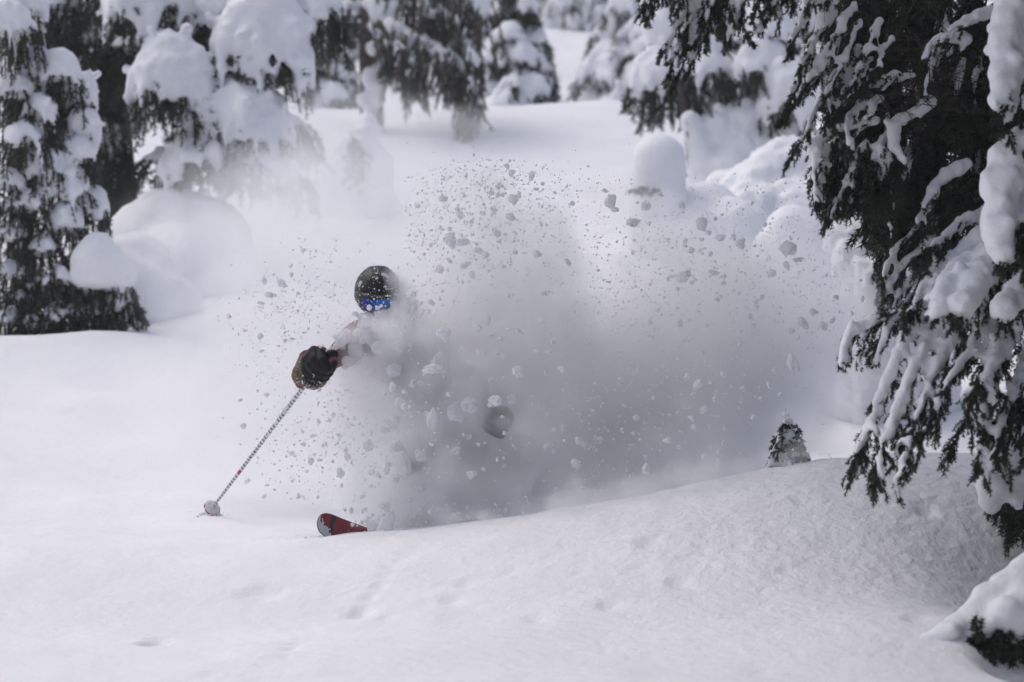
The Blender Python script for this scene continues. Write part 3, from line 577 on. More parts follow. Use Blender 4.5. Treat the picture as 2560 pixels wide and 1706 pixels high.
for (src, hh, u, vt, Y, wd_, lab) in [(PROTO_C, HC, 1390, -350, 72, 1., 'dark fir left of the one heading the far clearing'), (PROTO_C, HC, 1560, -400, 76, 1.05, 'slim dark fir deepest in the far clearing'),
        (PROTO_B, HB, 1060, -350, 52, .9, 'dark fir behind the lichen-hung branches'), (PROTO_C, HC, 900, -300, 56, 1.2, 'tall shadowed fir behind the pale snow-smothered one'), (PROTO_B, HB, 720, -250, 50, 1., 'shadowed fir behind the broad pillow-laden fir'),
        (PROTO_B, HB, 1700, -350, 60, .9, 'dark fir behind the snow-hooded tree'), (PROTO_C, HC, 1860, -350, 52, 1.2, 'dark fir behind the hemlock\'s upper fringe'), (PROTO_B, HB, 2080, -300, 46, 1., 'dark fir seen through the hemlock\'s boughs'),
        (PROTO_C, HC, 2350, -300, 44, 1.2, 'dark fir hidden behind the hemlock\'s crown'), (PROTO_C, HC, 480, -300, 46, 1.2, 'dim fir glimpsed between the pillow-laden boughs'), (PROTO_B, HB, 150, -300, 42, 1., 'dim fir behind the ragged spruce'),
        (PROTO_C, HC, 1290, -420, 80, 1.2, 'dark fir deep behind the compact snow-tufted one'), (PROTO_C, HC, 1640, -460, 88, 1.3, 'farthest dark fir above the narrow clearing'), (PROTO_C, HC, 1430, -460, 92, 1.3, 'farthest dark fir left of the clearing\'s head')]:
    copy_tree(src, 'background_fir', lab, u, Y, vt, hh, wd_)

PROTO_S = cone_tree('shading_fir', 'fir added for shade just downhill of the hemlock, outside the picture', 4374, -6600, 8.4, 2500, 9, snow=.6, st=.6, n_tw=15, cur=14, ln=.075, wd=.011, per=75, vox=.09)  # unseen firs added along the right to block sky and darken the foreground
for (x_, y_, k_, lab) in [(5.4, 11.4, 1.1, 'fir added for shade uphill of the hemlock, outside the picture'), (3.5, 5.2, 1.0, 'fir added for shade to the right of the photographer, outside the picture'), (3.3, 2.2, 1.05, 'fir added for shade close by the photographer, outside the picture'),
        (3.2, -1.2, 1.1, 'fir added for shade behind the photographer, outside the picture'), (7.6, 9.6, 1.2, 'fir added for shade farther back beyond the hemlock, outside the picture'), (6.8, 5.6, 1.2, 'fir added for shade farther out beside the photographer, outside the picture')]:
    r_ = copy_tree(PROTO_S, 'shading_fir', lab, 1280, 44, -250, 1.0); r_.location = (x_, y_, gz(x_, y_) - .2); r_.scale = (k_, k_, k_)

# ================================================================== SNOW-HOODED TREE, RIGHT OF CENTRE
YR = 27.0
b = ground_at(1760, YR + .3, -.3)
HT = empty('snow_hooded_tree', b, 'crooked evergreen under rounded snow hoods behind the domed stump', 'tree')
trunk(HT, b, W(1700, 0, YR + .3), .12, .07)
for (u, v, dY, a, dr, th, st) in [(1645, 165, 0, 75, 145, 30, .6), (1770, 150, -.1, 82, 130, 28, .55), (1680, 10, .2, 60, 150, 40, .9), (1665, 60, .1, 40, 130, 34, .95), (1920, 55, -.2, 75, 90, 30, .75), (1905, 140, -.3, 75, 110, 30, .75), (1965, 205, -.4, 62, 130, 40, .85), (1830, 230, .1, 60, 120, 30, .8), (1760, 20, .3, 60, 120, 26, .6), (1850, -20, .3, 90, 120, 36, .8), (1990, -10, .1, 80, 110, 40, .8), (1860, 300, -.1, 70, 120, 40, .9)]:
    clump(HT, u, v, YR + dY, a, dr, th, st, n=24, curtain=18, nd=M_NEEDLE_FAR, vox=.036, disp=.07, hang=.4, **KF)
S = Spray(); P = spline(pl([(1690, 200), (1710, 270), (1730, 350), (1722, 440)], YR - .3), 20); S.wood(P, .06, .05, 6); S.needles(P, 260, .09, .008, spread=1.2); S.balls = [[*W(1725 + 6 * i, 300 + 24 * i, YR - .4), PX(26 + 3.2 * i, YR)] for i in range(9)] + [[*W(1790, 330, YR - .2), PX(60, YR)], [*W(1840, 390, YR - .2), PX(70, YR)], [*W(1810, 450, YR - .3), PX(80, YR)]]
S.needles(spline(pl([(1715, 300), (1720, 420)], YR - .5), 6), 60, .06, .006); S.emit(HT, name='bough', voxel=.04, disp=.08, needle=M_NEEDLE_FAR, smooth=8)
STM = mound('snow_capped_stump', 'tall smooth dome of snow capping a stump below the hooded tree', [(1648, 400, 24, 71), (1646, 430, 24, 73), (1646, 480, 24, 73)], voxel=.03, disp=.02, cat='stump', flare=1.0)
S = Spray()
for i in range(16):
    c = W(1582 + 60 * R.rand(), 465 + 20 * R.rand(), 23.71); S.needles(np.array([c, c + np.array([R.normal() * .05, -.05, -.03])]), 420, .05, .005)
S.emit(STM, name='sprigs'); 
for ch in STM.children: ch.location = -STM.location
mound('snow_mound', 'low snow swell leaning against the domed stump', [(1760, 560, 24.3, 110), (1840, 590, 24, 100), (1730, 620, 24, 110)], voxel=.04)
mound('snow_mound', 'snow-smothered bank of bushes below the hooded tree\'s right side', [(1900, 480, 25.3, 90), (1960, 440, 25.5, 100), (1830, 500, 25.5, 80), (2040, 480, 25.5, 110), (1880, 560, 25, 110), (2000, 560, 25, 120), (2110, 520, 25.3, 130)], voxel=.045, disp=.16, smooth=8)
mound('snow_mound', 'round snow pillow resting in front of the smothered bushes', [(1985, 590, 21.5, 82), (2010, 600, 21.5, 84), (1960, 640, 21.5, 90), (2040, 660, 21.5, 90)], voxel=.03, disp=.03)
# shattered snow bank with dark bark showing, under the hemlock's boughs
bk = ground_at(2190, 17.4, 0)
BK = empty('snow_banked_bush', bk, 'rough snow-banked bush showing dark needles under the hemlock\'s hanging tips', 'bush')
S = Spray()
for (u, v, r_, Y) in [(2110, 600, 60, 17.3), (2150, 580, 62, 17.3), (2200, 580, 62, 17.4), (2250, 600, 70, 17.5), (2140, 650, 66, 17.2), (2180, 680, 60, 17.1), (2240, 660, 70, 17.4), (2100, 560, 30, 17.3), (2290, 640, 90, 17.7), (2230, 740, 80, 17.5), (2150, 720, 50, 17.3), (2300, 560, 80, 17.8), (2300, 780, 110, 17.6)]:
    c = W(u, v, Y); r_ = PX(r_, Y); S.balls.append([*c, r_])
    while v > 630 and c[2] - r_ * .3 > gz(c[0], c[1]):
        c = c - UP * r_ * .45 + np.array([0, .03, 0]); r_ *= 1.04; S.balls.append([*c, r_])
for i in range(30):
    u = 2195 + 55 * R.rand(); v = 620 + 120 * R.rand(); finger(S, pl([(u, v), (u - 3, v + 25), (u - 10 + 20 * R.rand(), v + 60)], 16.85, 16.8), snow=(.02, .01) if R.rand() < .3 else None, ln=.03, wd=.003, sub_len=.09, per=420)
S.emit(BK, voxel=.026, disp=.09, smooth=4, fine=.03)
# tiny half-buried sapling in the spray
sp = hit(1972, 1172); sp = W(1972, 1178, sp[1] + .25); YT = sp[1]
SP = empty('buried_fir_tip', sp, 'small dark fir tip poking out of the snow at the end of the spray', 'sapling')
S = Spray(); P = np.linspace(sp - UP * .1, W(1972, 1052, YT), 8); S.wood(P, .012, .004, 5)
for i in range(70):
    t = .12 + .85 * R.rand(); p = P[0] + (P[-1] - P[0]) * t; an = R.rand() * 6.28; l = .15 * (1.1 - t) + .035; d = np.array([math.cos(an), math.sin(an), .25])
    finger(S, [p, p + d * l * .6, p + d * l - UP * l * .55], snow=(.026, .012) if R.rand() < .3 else None, sub=.03, sub_len=.05, ln=.016, per=600)
S.emit(SP, voxel=.012, disp=.02)
# ================================================================== SKIER
M_HELM = simple('helmet_shell', (0.008, 0.008, 0.009), (0.014, 0.014, 0.015), .38, 40)
M_BLACK = simple('glove_black', (0.008, 0.008, 0.009), (0.016, 0.016, 0.017), .5, 60, .002)
M_HELM.node_tree.nodes['Principled BSDF'].inputs['Specular IOR Level'].default_value = .3; M_BLACK.node_tree.nodes['Principled BSDF'].inputs['Specular IOR Level'].default_value = .15
M_TAN = simple('glove_leather', (0.16, 0.115, 0.06), (0.06, 0.045, 0.028), .75, 45, .002)
M_RED = simple('jacket_red', (0.16, 0.022, 0.030), (0.10, 0.014, 0.02), .75, 35, .003)
M_PANTS = simple('trousers', (0.03, 0.03, 0.034), (0.02, 0.02, 0.022), .8, 30, .003)
M_SKIN = simple('skin', (0.45, 0.27, 0.2), (0.4, 0.23, 0.17), .5, 30)
M_GREY = simple('badge_grey', (0.42, 0.42, 0.45), (0.34, 0.34, 0.36), .5, 80)
M_DARKG = simple('rim_grey', (0.05, 0.05, 0.055), (0.035, 0.035, 0.04), .5, 80)
m, nt, p = nodes_mat('goggle_lens'); M_LENS = m
tc = nt.nodes.new('ShaderNodeTexCoord'); sx = nt.nodes.new('ShaderNodeSeparateXYZ'); nt.links.new(tc.outputs['Generated'], sx.inputs[0])
cr = nt.nodes.new('ShaderNodeValToRGB'); cr.color_ramp.elements[0].color = (.022, .016, .22, 1); cr.color_ramp.elements[1].color = (.01, .16, .55, 1); cr.color_ramp.elements[0].position = .15; cr.color_ramp.elements[1].position = .6
nt.links.new(sx.outputs['X'], cr.inputs[0]); nt.links.new(cr.outputs[0], p.inputs['Base Color']); p.inputs['Roughness'].default_value = .16; p.inputs['Metallic'].default_value = .55

YS = 13.95
HC_ = W(945, 728, YS)
feet = np.array([-.40, 14.55, 0]); feet[2] = gz(feet[0], feet[1]) - .30
SK = empty('person', feet, 'skier in black helmet and blue goggles crouched chest-deep in flying powder, gripping a striped pole', 'person')
# body: one continuous skinned figure
J = {'pel': W(1150, 1050, 14.55), 'spine': W(1085, 960, 14.4), 'chest': W(1000, 872, 14.22), 'neck': W(955, 800, 14.05), 'head': W(948, 740, 13.98), 'crown': W(945, 705, 13.97),
     'ls': W(893, 822, 14.08), 'le': W(838, 900, 13.92), 'lw': W(770, 922, 13.62), 'rs': W(1062, 838, 14.26), 're': W(1180, 950, 14.12), 'rw': W(1236, 1045, 13.86),
     'lh': W(1110, 1080, 14.5), 'lk': W(1020, 1170, 14.12), 'la': feet + np.array([-.10, -.05, .02]), 'rh': W(1195, 1075, 14.62), 'rk': W(1180, 1190, 14.25), 'ra': feet + np.array([.22, .12, .02])}
J['lt'] = J['la'] + np.array([-.17, -.10, -.06]); J['rt'] = J['ra'] + np.array([-.17, -.10, -.06])
RAD = dict(pel=.17, spine=.155, chest=.18, neck=.065, head=.095, crown=.085, ls=.085, le=.062, lw=.05, rs=.085, re=.062, rw=.05, lh=.115, lk=.082, la=.07, rh=.115, rk=.082, ra=.07, lt=.05, rt=.05)
names = list(J); ED = [('pel', 'spine'), ('spine', 'chest'), ('chest', 'neck'), ('neck', 'head'), ('head', 'crown'), ('chest', 'ls'), ('ls', 'le'), ('le', 'lw'), ('chest', 'rs'), ('rs', 're'), ('re', 'rw'), ('pel', 'lh'), ('lh', 'lk'), ('lk', 'la'), ('la', 'lt'), ('pel', 'rh'), ('rh', 'rk'), ('rk', 'ra'), ('ra', 'rt')]
bm_ = bpy.data.meshes.new('tmpb'); bm_.from_pydata([tuple(J[k]) for k in names], [(names.index(a), names.index(c)) for a, c in ED], [])
bo = bpy.data.objects.new('tmpb', bm_); COL.objects.link(bo); bo.modifiers.new('s', 'SKIN')
for i, k in enumerate(names):
    bm_.skin_vertices[0].data[i].radius = (RAD[k], RAD[k]); bm_.skin_vertices[0].data[i].use_root = (k == 'pel')
su = bo.modifiers.new('u', 'SUBSURF'); su.levels = 2
dpm = bo.modifiers.new('d', 'DISPLACE'); dpm.texture = _lump2; dpm.strength = .02; dpm.mid_level = .5
body_me = bpy.data.meshes.new_from_object(bo.evaluated_get(bpy.context.evaluated_depsgraph_get())); bpy.data.objects.remove(bo)
body_me.name = 'body'
for m_ in (M_RED, M_PANTS, M_SKIN): body_me.materials.append(m_)
for pg in body_me.polygons:
    c = np.array(pg.center); pg.use_smooth = True
    dh = np.linalg.norm(c - J['head']); pg.material_index = 2 if dh < .13 and c[2] > J['neck'][2] + .03 else (1 if c[2] < J['pel'][2] + .02 and np.linalg.norm(c - J['rw']) > .25 and np.linalg.norm(c - J['re']) > .2 else 0)
body = link(bpy.data.objects.new('body', body_me), SK)
# helmet, built facing -Y then turned
def ell_patch(rx, ry, rz, az0, az1, el0, el1, na, ne, keep=None):
    az = np.linspace(az0, az1, na); el = np.linspace(el0, el1, ne); A, E = np.meshgrid(az, el)
    V = np.stack([rx * np.cos(E) * np.sin(A), -ry * np.cos(E) * np.cos(A), rz * np.sin(E)], -1).reshape(-1, 3)
    id_ = np.arange(na * ne).reshape(ne, na); q = np.stack([id_[:-1, :-1], id_[:-1, 1:], id_[1:, 1:], id_[1:, :-1]], -1).reshape(-1, 4)
    if keep is not None:
        Am = A[:-1, :-1].ravel(); Em = E[:-1, :-1].ravel(); q = q[keep(Am, Em)]
    return V, q
Rh = np.array(Matrix.Rotation(math.radians(9), 3, 'Z') @ Matrix.Rotation(math.radians(17), 3, 'X') @ Matrix.Rotation(math.radians(-2), 3, 'Y'))
def hm(name, V, F, mat, parent=SK, th=0.0, smooth=True, sub=0):
    o = mobj(name, np.asarray(V) @ Rh.T + HC_, F, mat, parent, smooth)
    if th:
        md = o.modifiers.new('t', 'SOLIDIFY'); md.thickness = th; md.offset = -1
    return o
D = math.radians
def ksh(A, E):    # shell with the face opening cut away
    A = np.degrees((A + math.pi) % (2 * math.pi) - math.pi); E = np.degrees(E)
    return ~((np.abs(A) < 62) & (E < 4)) & (E > np.where(np.abs(A) < 118, -46, -34))
V, F = ell_patch(.136, .158, .146, -math.pi, math.pi, D(-50), D(90), 73, 57, ksh)
V = V.copy(); V[:, 2] += .004 * np.exp(-((np.abs(V[:, 0]) - .05) / .02) ** 2) * (V[:, 2] > .09)          # two raised ridges
helmet = hm('helmet', V, F, M_HELM, th=.012)
V, F = ell_patch(.139, .161, .149, D(-66), D(66), D(1), D(9), 40, 5); hm('brim', V, F, M_DARKG, helmet, th=.008)
for sgn in (-1, 1):
    V, F = ell_patch(.139, .161, .149, sgn * D(66) - D(5), sgn * D(66) + D(5), D(-45), D(6), 6, 20); hm('ear_trim', V, F, M_DARKG, helmet, th=.008)
for k_ in range(4):      # vents
    a0 = D(-36 + 24 * k_); V, F = ell_patch(.1385, .1605, .1485, a0 - D(3), a0 + D(3), D(48), D(60), 4, 6); hm('vent', V, F, M_DARKG, helmet, th=.003)
V, F = ell_patch(.1395, .1615, .1495, D(13), D(50), D(18), D(25), 14, 4); bd = hm('badge', V, F, M_GREY, helmet, th=.003)
V, F = ell_patch(.1405, .1625, .1505, D(16), D(44), D(21.5), D(24), 12, 3); hm('badge_print', V, F, M_DARKG, helmet, th=.001)
def kl(A, E): return ((np.degrees(A) / 60) ** 4 + ((np.degrees(E) + 19) / 19) ** 4) < 1
def klr(A, E):
    f = (np.degrees(A) / 60) ** 4 + ((np.degrees(E) + 19) / 19) ** 4; return (f > .72) & (f < 1.6)
V, F = ell_patch(.134, .163, .148, D(-64), D(64), D(-42), D(3), 80, 44, kl); lens = hm('goggles', V, F, M_LENS, th=.006)
V, F = ell_patch(.136, .166, .150, D(-70), D(70), D(-43), D(5), 84, 46, klr); hm('goggle_frame', V, F, M_HELM, lens, th=.014)
V, F = ell_patch(.140, .162, .150, D(62), D(298), D(-19), D(-9), 50, 4); hm('goggle_strap', V, F, M_DARKG, lens, th=.004)
V, F = ell_patch(.100, .125, .150, D(-75), D(75), D(-75), D(-36), 30, 14); hm('neck_gaiter', V, F, M_PANTS, th=.01)
# rime and dust of snow on the helmet
def dust(name, parent, centres, radii, sub=ICO1):
    IV, IF = sub; n = len(centres); J_ = 1 + .35 * (R.rand(n, len(IV), 1) - .5); sq = .55 + .6 * R.rand(n, 1, 3)
    V = (centres[:, None] + IV[None] * J_ * sq * radii[:, None, None]).reshape(-1, 3); F = (IF[None] + (np.arange(n) * len(IV))[:, None, None]).reshape(-1, 3)
    o = mobj(name, V, F, M_CLUMP, parent); o['kind'] = 'stuff'; return o
n = 420; az = D(-100) + D(200) * R.rand(n); el = D(-42) + D(115) * R.rand(n) ** 1.5; wgt = .25 + .75 * np.clip(np.abs(np.degrees(az) + 10) / 60, 0, 1); kp = R.rand(n) < wgt; az, el = az[kp], el[kp]
c = np.stack([.139 * np.cos(el) * np.sin(az), -.162 * np.cos(el) * np.cos(az), .149 * np.sin(el)], -1) @ Rh.T + HC_
dust('snow_dust', helmet, c, .0013 + .0028 * R.rand(len(c)) ** 3)
hp = []
for (a, e_, r_) in [(16, 56, .012), (20, 55, .012), (25, 52, .011), (30, 48, .008), (-12, 46, .008), (-8, 47, .007), (-2, 36, .005), (42, 4, .010), (47, 3, .010), (-60, 30, .012), (-62, 22, .010), (70, 20, .014), (66, 10, .016), (-2, 4, .006), (2, 0, .007), (10, 26, .006)]:
    a_, b_ = D(a), D(e_); hp.append([*(np.array([.139 * math.cos(b_) * math.sin(a_), -.162 * math.cos(b_) * math.cos(a_), .147 * math.sin(b_)]) @ Rh.T + HC_), r_])
o = blob('snow_rime', hp, .004, helmet, smooth=2, mat=M_CLUMP); o['kind'] = 'stuff'

# gloves ------------------------------------------------------------
GR = W(798, 916, 13.42); _pt = hit(517, 1291); BASK = W(531, 1270, _pt[1] + .01); axis = nz(GR - BASK)
pv = nz(np.cross(axis, [0, 1.0, 0])); fw = nz(np.cross(pv, axis))
if fw[1] > 0: fw = -fw
if pv[0] > 0: pv = -pv           # pv: to the left/up side of the grip, fw: towards the viewer
def chain(P, r, n=5):
    out = []; P = np.asarray(P); r = np.broadcast_to(r, (len(P),))
    for i in range(len(P) - 1):
        for t in np.linspace(0, 1, n): out.append([*(P[i] * (1 - t) + P[i + 1] * t), r[i] * (1 - t) + r[i + 1] * t])
    return out
def glove(root, C, ax, side, front, wrist, k=1.0):
    fb = []
    for i, s_ in enumerate((-.058, -.02, .019, .055)):
        rr = (.052, .056, .056, .052)[i] * k; pts = [C + ax * s_ * k + rr * (math.cos(D(t)) * side + math.sin(D(t)) * front) for t in (175, 130, 90, 45, 5, -35)][::1]
        pts = [C + ax * s_ * k + rr * (math.cos(D(t)) * side + math.sin(D(t)) * front) for t in (10, 50, 90, 130, 170, 205)]
        fb += chain(pts, np.array([.030, .031, .030, .028, .026, .022]) * k)
    fb += chain([C + side * .055 * k - ax * .03 * k, C + side * .06 * k + ax * .05 * k], .034 * k)                       # knuckle row
    fb += chain([C + side * .05 * k + front * .02 * k, C + side * .05 * k - front * .03 * k], .045 * k)                  # back of the hand
    fb += chain([C + side * .03 * k + ax * .075 * k, C + ax * .088 * k + front * .04 * k, C - side * .045 * k + ax * .075 * k + front * .045 * k], np.array([.028, .026, .020]) * k)   # thumb over the grip
    G = blob('glove', fb, .006, root, smooth=3, mat=M_BLACK, fine=.006)
    return G
GL = glove(SK, GR, axis, pv, fw, J['lw'], 1.15)
pb = chain([W(772, 912, 13.47), W(760, 936, 13.46)], .070, 4) + chain([W(758, 942, 13.50), W(782, 956, 13.46), W(803, 953, 13.44)], np.array([.058, .045, .036]), 4)
blob('glove_palm', pb, .006, GL, smooth=4, mat=M_TAN, fine=.008)
cb = chain([W(757, 912, 13.56), W(748, 938, 13.56), W(752, 958, 13.55)], np.array([.042, .047, .034]), 5) + chain([W(770, 900, 13.6), W(800, 890, 13.75)], .06, 4)
blob('glove_cuff', cb, .007, GL, smooth=4, mat=M_RED, fine=.006)
cc = []
for (u, v, r_) in [(802, 912, 6), (800, 902, 5), (806, 920, 5), (812, 912, 4), (795, 916, 4), (790, 908, 2.5), (787, 903, 5), (820, 895, 6), (822, 905, 5), (818, 888, 5), (814, 880, 4), (800, 868, 5), (806, 867, 4), (811, 898, 4), (782, 938, 3), (787, 940, 3)]:
    cc.append(((u, v), r_))
cen = np.array([W(u + 3 * R.normal(), v + 3 * R.normal(), 13.335) for (u, v), r_ in cc]); 
n = 150; cen2 = np.array([W(735 + 75 * R.rand(), 895 + 75 * R.rand(), 13.405) for i in range(n)])
dust('snow_dust', GL, np.vstack([cen, cen2]), np.concatenate([[PX(r_ * .9, 13.3) for _, r_ in cc], .001 + .0045 * R.rand(n) ** 3]))
GR2 = W(1247, 1056, 13.86); ax2 = nz(np.array([.5, -.1, .85])); sd2 = nz(np.cross(ax2, [0, 1., 0])); fr2 = nz(np.cross(sd2, ax2)); fr2 = -fr2 if fr2[1] > 0 else fr2
GL2 = glove(SK, GR2, ax2, sd2, fr2, J['rw'], .95)
# boots
for k_, a in enumerate(('la', 'ra')):
    A = J[a]; bt = chain([A + np.array([.02, 0, .24]), A + np.array([0, 0, .02]), A + np.array([.02, .02, -.05])], np.array([.085, .085, .075])) + chain([A + np.array([.02, 0, -.06]), A + np.array([-.19, -.11, -.08])], np.array([.065, .055]))
    blob('boot', bt, .012, SK, smooth=3, mat=M_HELM)
# bits of red sleeve that show through the powder belong to the body; snow stuck on shoulder, chest and arm
sb = []
for (u, v, r_) in [(900, 800, 22), (930, 808, 26), (958, 800, 22), (985, 790, 20), (1000, 770, 17), (1010, 750, 13), (905, 832, 20), (935, 835, 24), (868, 850, 14), (1000, 780, 20), (1020, 800, 26), (985, 825, 28), (960, 850, 28), (905, 862, 22), (1040, 840, 28), (880, 890, 18), (855, 905, 16), (1030, 770, 13), (918, 795, 16), (975, 768, 11), (850, 858, 15), (836, 868, 12), (862, 842, 14), (846, 848, 10), (880, 848, 16), (828, 878, 9)]:
    for _ in range(5): sb.append([*W(u + .75 * r_ * np.clip(R.normal(), -1, 1), v + .7 * r_ * np.clip(R.normal(), -1, 1), 13.88 + .05 * R.normal()), PX(r_ * (.25 + .5 * R.rand()), 13.9)])
o = blob('snow_plaster', sb, .008, body, smooth=1, disp=.04, fine=.02, mat=M_CLUMP); o['kind'] = 'stuff'

# ------------------------------------------------------------------ ski pole
m, nt, p = nodes_mat('pole_stripes'); M_POLE = m
tc = nt.nodes.new('ShaderNodeTexCoord'); sxyz = nt.nodes.new('ShaderNodeSeparateXYZ'); nt.links.new(tc.outputs['Object'], sxyz.inputs[0])
def mth(op, a, b_=None, c_=None):
    n_ = nt.nodes.new('ShaderNodeMath'); n_.operation = op
    for i, x in enumerate((a, b_, c_)):
        if x is None: continue
        if isinstance(x, (int, float)): n_.inputs[i].default_value = x
        else: nt.links.new(x, n_.inputs[i])
    return n_.outputs[0]
nsn = nt.nodes.new('ShaderNodeTexNoise'); nsn.inputs['Scale'].default_value = 60; nt.links.new(tc.outputs['Object'], nsn.inputs['Vector'])
zz = mth('ADD', sxyz.outputs['Z'], mth('MULTIPLY', sxyz.outputs['X'], .35)); zz = mth('ADD', zz, mth('MULTIPLY', nsn.outputs['Fac'], .016))
fr_ = mth('FRACT', mth('MULTIPLY', zz, 34)); stripe = mth('LESS_THAN', fr_, .30); stripe = mth('MULTIPLY', stripe, mth('GREATER_THAN', sxyz.outputs['Z'], .06))
mx = nt.nodes.new('ShaderNodeMix'); mx.data_type = 'RGBA'; mx.inputs['A'].default_value = (.62, .62, .65, 1); mx.inputs['B'].default_value = (.012, .012, .014, 1); nt.links.new(stripe, mx.inputs['Factor'])
red = mth('LESS_THAN', mth('ABSOLUTE', mth('SUBTRACT', sxyz.outputs['Z'], .455)), .010)
mx2 = nt.nodes.new('ShaderNodeMix'); mx2.data_type = 'RGBA'; mx2.inputs['B'].default_value = (.45, .02, .03, 1); nt.links.new(red, mx2.inputs['Factor']); nt.links.new(mx.outputs['Result'], mx2.inputs['A'])
nt.links.new(mx2.outputs['Result'], p.inputs['Base Color']); p.inputs['Roughness'].default_value = .4
M_WHITEP = simple('basket_white', (.72, .72, .75), (.6, .6, .63), .45, 40); M_REDP = simple('basket_red', (.42, .02, .03), (.3, .015, .02), .5, 60)
SPt = BASK - axis * .055
PO = empty('ski_pole', SPt, 'white ski pole with black stripes and a snowy basket, planted ahead of the skier', 'ski pole')
def ploc(name, V, F, mat, parent, smooth=True):      # local frame: z along the pole
    o = mobj(name, V, F, mat, None, smooth); o.parent = parent
    return o
Lp = float(np.linalg.norm(GR - SPt)); zs = np.linspace(.05, Lp, 40)
V, F = tube(np.stack([zs * 0, zs * 0, zs], -1), np.interp(zs, [.05, .2, Lp], [.0065, .0095, .0140]), 14); ploc('shaft', V, F, M_POLE, PO)
V, F = tube(np.array([[0, 0, -.02], [0, 0, 0], [0, 0, .06]]), np.array([.001, .0035, .005]), 8); ploc('tip', V, F, M_GREY, PO)
zz_ = np.linspace(Lp - .07, Lp + .12, 14); V, F = tube(np.stack([zz_ * 0, zz_ * 0, zz_], -1), .017 + .002 * np.sin(zz_ * 160), 12); gp = ploc('grip', V, F, M_BLACK, PO)
V, F = tube(np.array([[0, 0, Lp + .115], [.012, -.006, Lp + .135], [.034, -.012, Lp + .137], [.05, -.016, Lp + .122]]), np.array([.021, .022, .017, .008]), 12); ploc('grip_head', V, F, M_BLACK, gp)
# basket: dished ring with spokes
def lathe(prof, k=40):
    prof = np.asarray(prof); th = np.arange(k) * 2 * math.pi / k; V = np.stack([prof[:, None, 0] * np.cos(th), prof[:, None, 0] * np.sin(th), np.repeat(prof[:, 1:2], k, 1)], -1).reshape(-1, 3)
    i = np.arange(len(prof) - 1)[:, None] * k; j = np.arange(k); return V, np.stack([i + j, i + (j + 1) % k, i + k + (j + 1) % k, i + k + j], -1).reshape(-1, 4)
V, F = lathe([(.007, .075), (.010, .064), (.022, .060), (.048, .052), (.050, .047), (.044, .050), (.02, .055), (.007, .055)]); bsk = ploc('basket', V, F, M_WHITEP, PO)
for a0, a1 in ((20, 100), (140, 175), (190, 260), (285, 340)):
    th = np.radians(np.linspace(a0, a1, 12)); V, F = tube(np.stack([.049 * np.cos(th), .049 * np.sin(th), th * 0 + .050], -1), .0038, 6); ploc('basket_rim', V, F, M_REDP, bsk)
dv = np.array([.03 * R.normal() for _ in range(0)])
th = R.rand(60) * 6.28; rr = .045 * np.sqrt(R.rand(60)); bl = [[r_ * math.cos(t), r_ * math.sin(t), .062 - r_ * .18, .007 + .006 * R.rand()] for r_, t in zip(rr, th)]
bm2 = blob_mesh('basket_snow', bl, .003, smooth=2, mat=M_CLUMP); ob = bpy.data.objects.new('basket_snow', bm2); COL.objects.link(ob); ob.parent = bsk
PO.rotation_euler = Vector(axis).to_track_quat('Z', 'Y').to_euler()

# ------------------------------------------------------------------ ski
m, nt, p = nodes_mat('ski_topsheet'); M_SKI = m
tc = nt.nodes.new('ShaderNodeTexCoord'); sxyz = nt.nodes.new('ShaderNodeSeparateXYZ'); nt.links.new(tc.outputs['Object'], sxyz.inputs[0])
nsn = nt.nodes.new('ShaderNodeTexNoise'); nsn.inputs['Scale'].default_value = 38; nsn.inputs['Detail'].default_value = 1; nt.links.new(tc.outputs['Object'], nsn.inputs['Vector'])
X_, Y_ = sxyz.outputs['X'], sxyz.outputs['Y']
edge = mth('ADD', mth('ADD', Y_, mth('MULTIPLY', X_, .55)), mth('MULTIPLY', mth('SUBTRACT', nsn.outputs['Fac'], .5), .09))
isred = mth('GREATER_THAN', edge, .025)
blk = mth('LESS_THAN', mth('ABSOLUTE', mth('SUBTRACT', mth('ADD', X_, mth('MULTIPLY', nsn.outputs['Fac'], .03)), .125)), .016)
mx = nt.nodes.new('ShaderNodeMix'); mx.data_type = 'RGBA'; mx.inputs['A'].default_value = (.5, .52, .56, 1); mx.inputs['B'].default_value = (.21, .012, .020, 1); nt.links.new(isred, mx.inputs['Factor'])
mx2 = nt.nodes.new('ShaderNodeMix'); mx2.data_type = 'RGBA'; mx2.inputs['B'].default_value = (.012, .013, .018, 1); nt.links.new(mx.outputs['Result'], mx2.inputs['A'])
nt.links.new(mth('MULTIPLY', blk, isred), mx2.inputs['Factor']); nt.links.new(mx2.outputs['Result'], p.inputs['Base Color']); p.inputs['Roughness'].default_value = .3
M_EDGE = simple('ski_edge', (.02, .02, .022), (.03, .03, .03), .35, 40, metal=.6)
Lk = 1.82; ts = np.concatenate([np.linspace(0, .22, 26) ** 1.5 / .22 ** .5, np.linspace(.235, Lk, 60)])
wd_ = np.interp(ts, [0, .004, .012, .025, .045, .075, .12, .9, 1.65, Lk], [.0, .020, .036, .049, .059, .0655, .067, .052, .060, .045]); zc_ = .075 * np.clip(1 - ts / .34, 0, 1) ** 2
nn = len(ts); cross = np.linspace(-1, 1, 9)
VT = np.stack([np.repeat(ts[:, None], 9, 1), wd_[:, None] * cross, np.repeat(zc_[:, None], 9, 1)], -1)
id_ = np.arange(nn * 9).reshape(nn, 9); qt = np.stack([id_[:-1, :-1], id_[1:, :-1], id_[1:, 1:], id_[:-1, 1:]], -1).reshape(-1, 4)
SKI = empty('ski', (0, 0, 0), 'red, white and black ski with only its rounded tip breaking out of the powder', 'ski')
ploc('top_sheet', VT.reshape(-1, 3), qt, M_SKI, SKI)
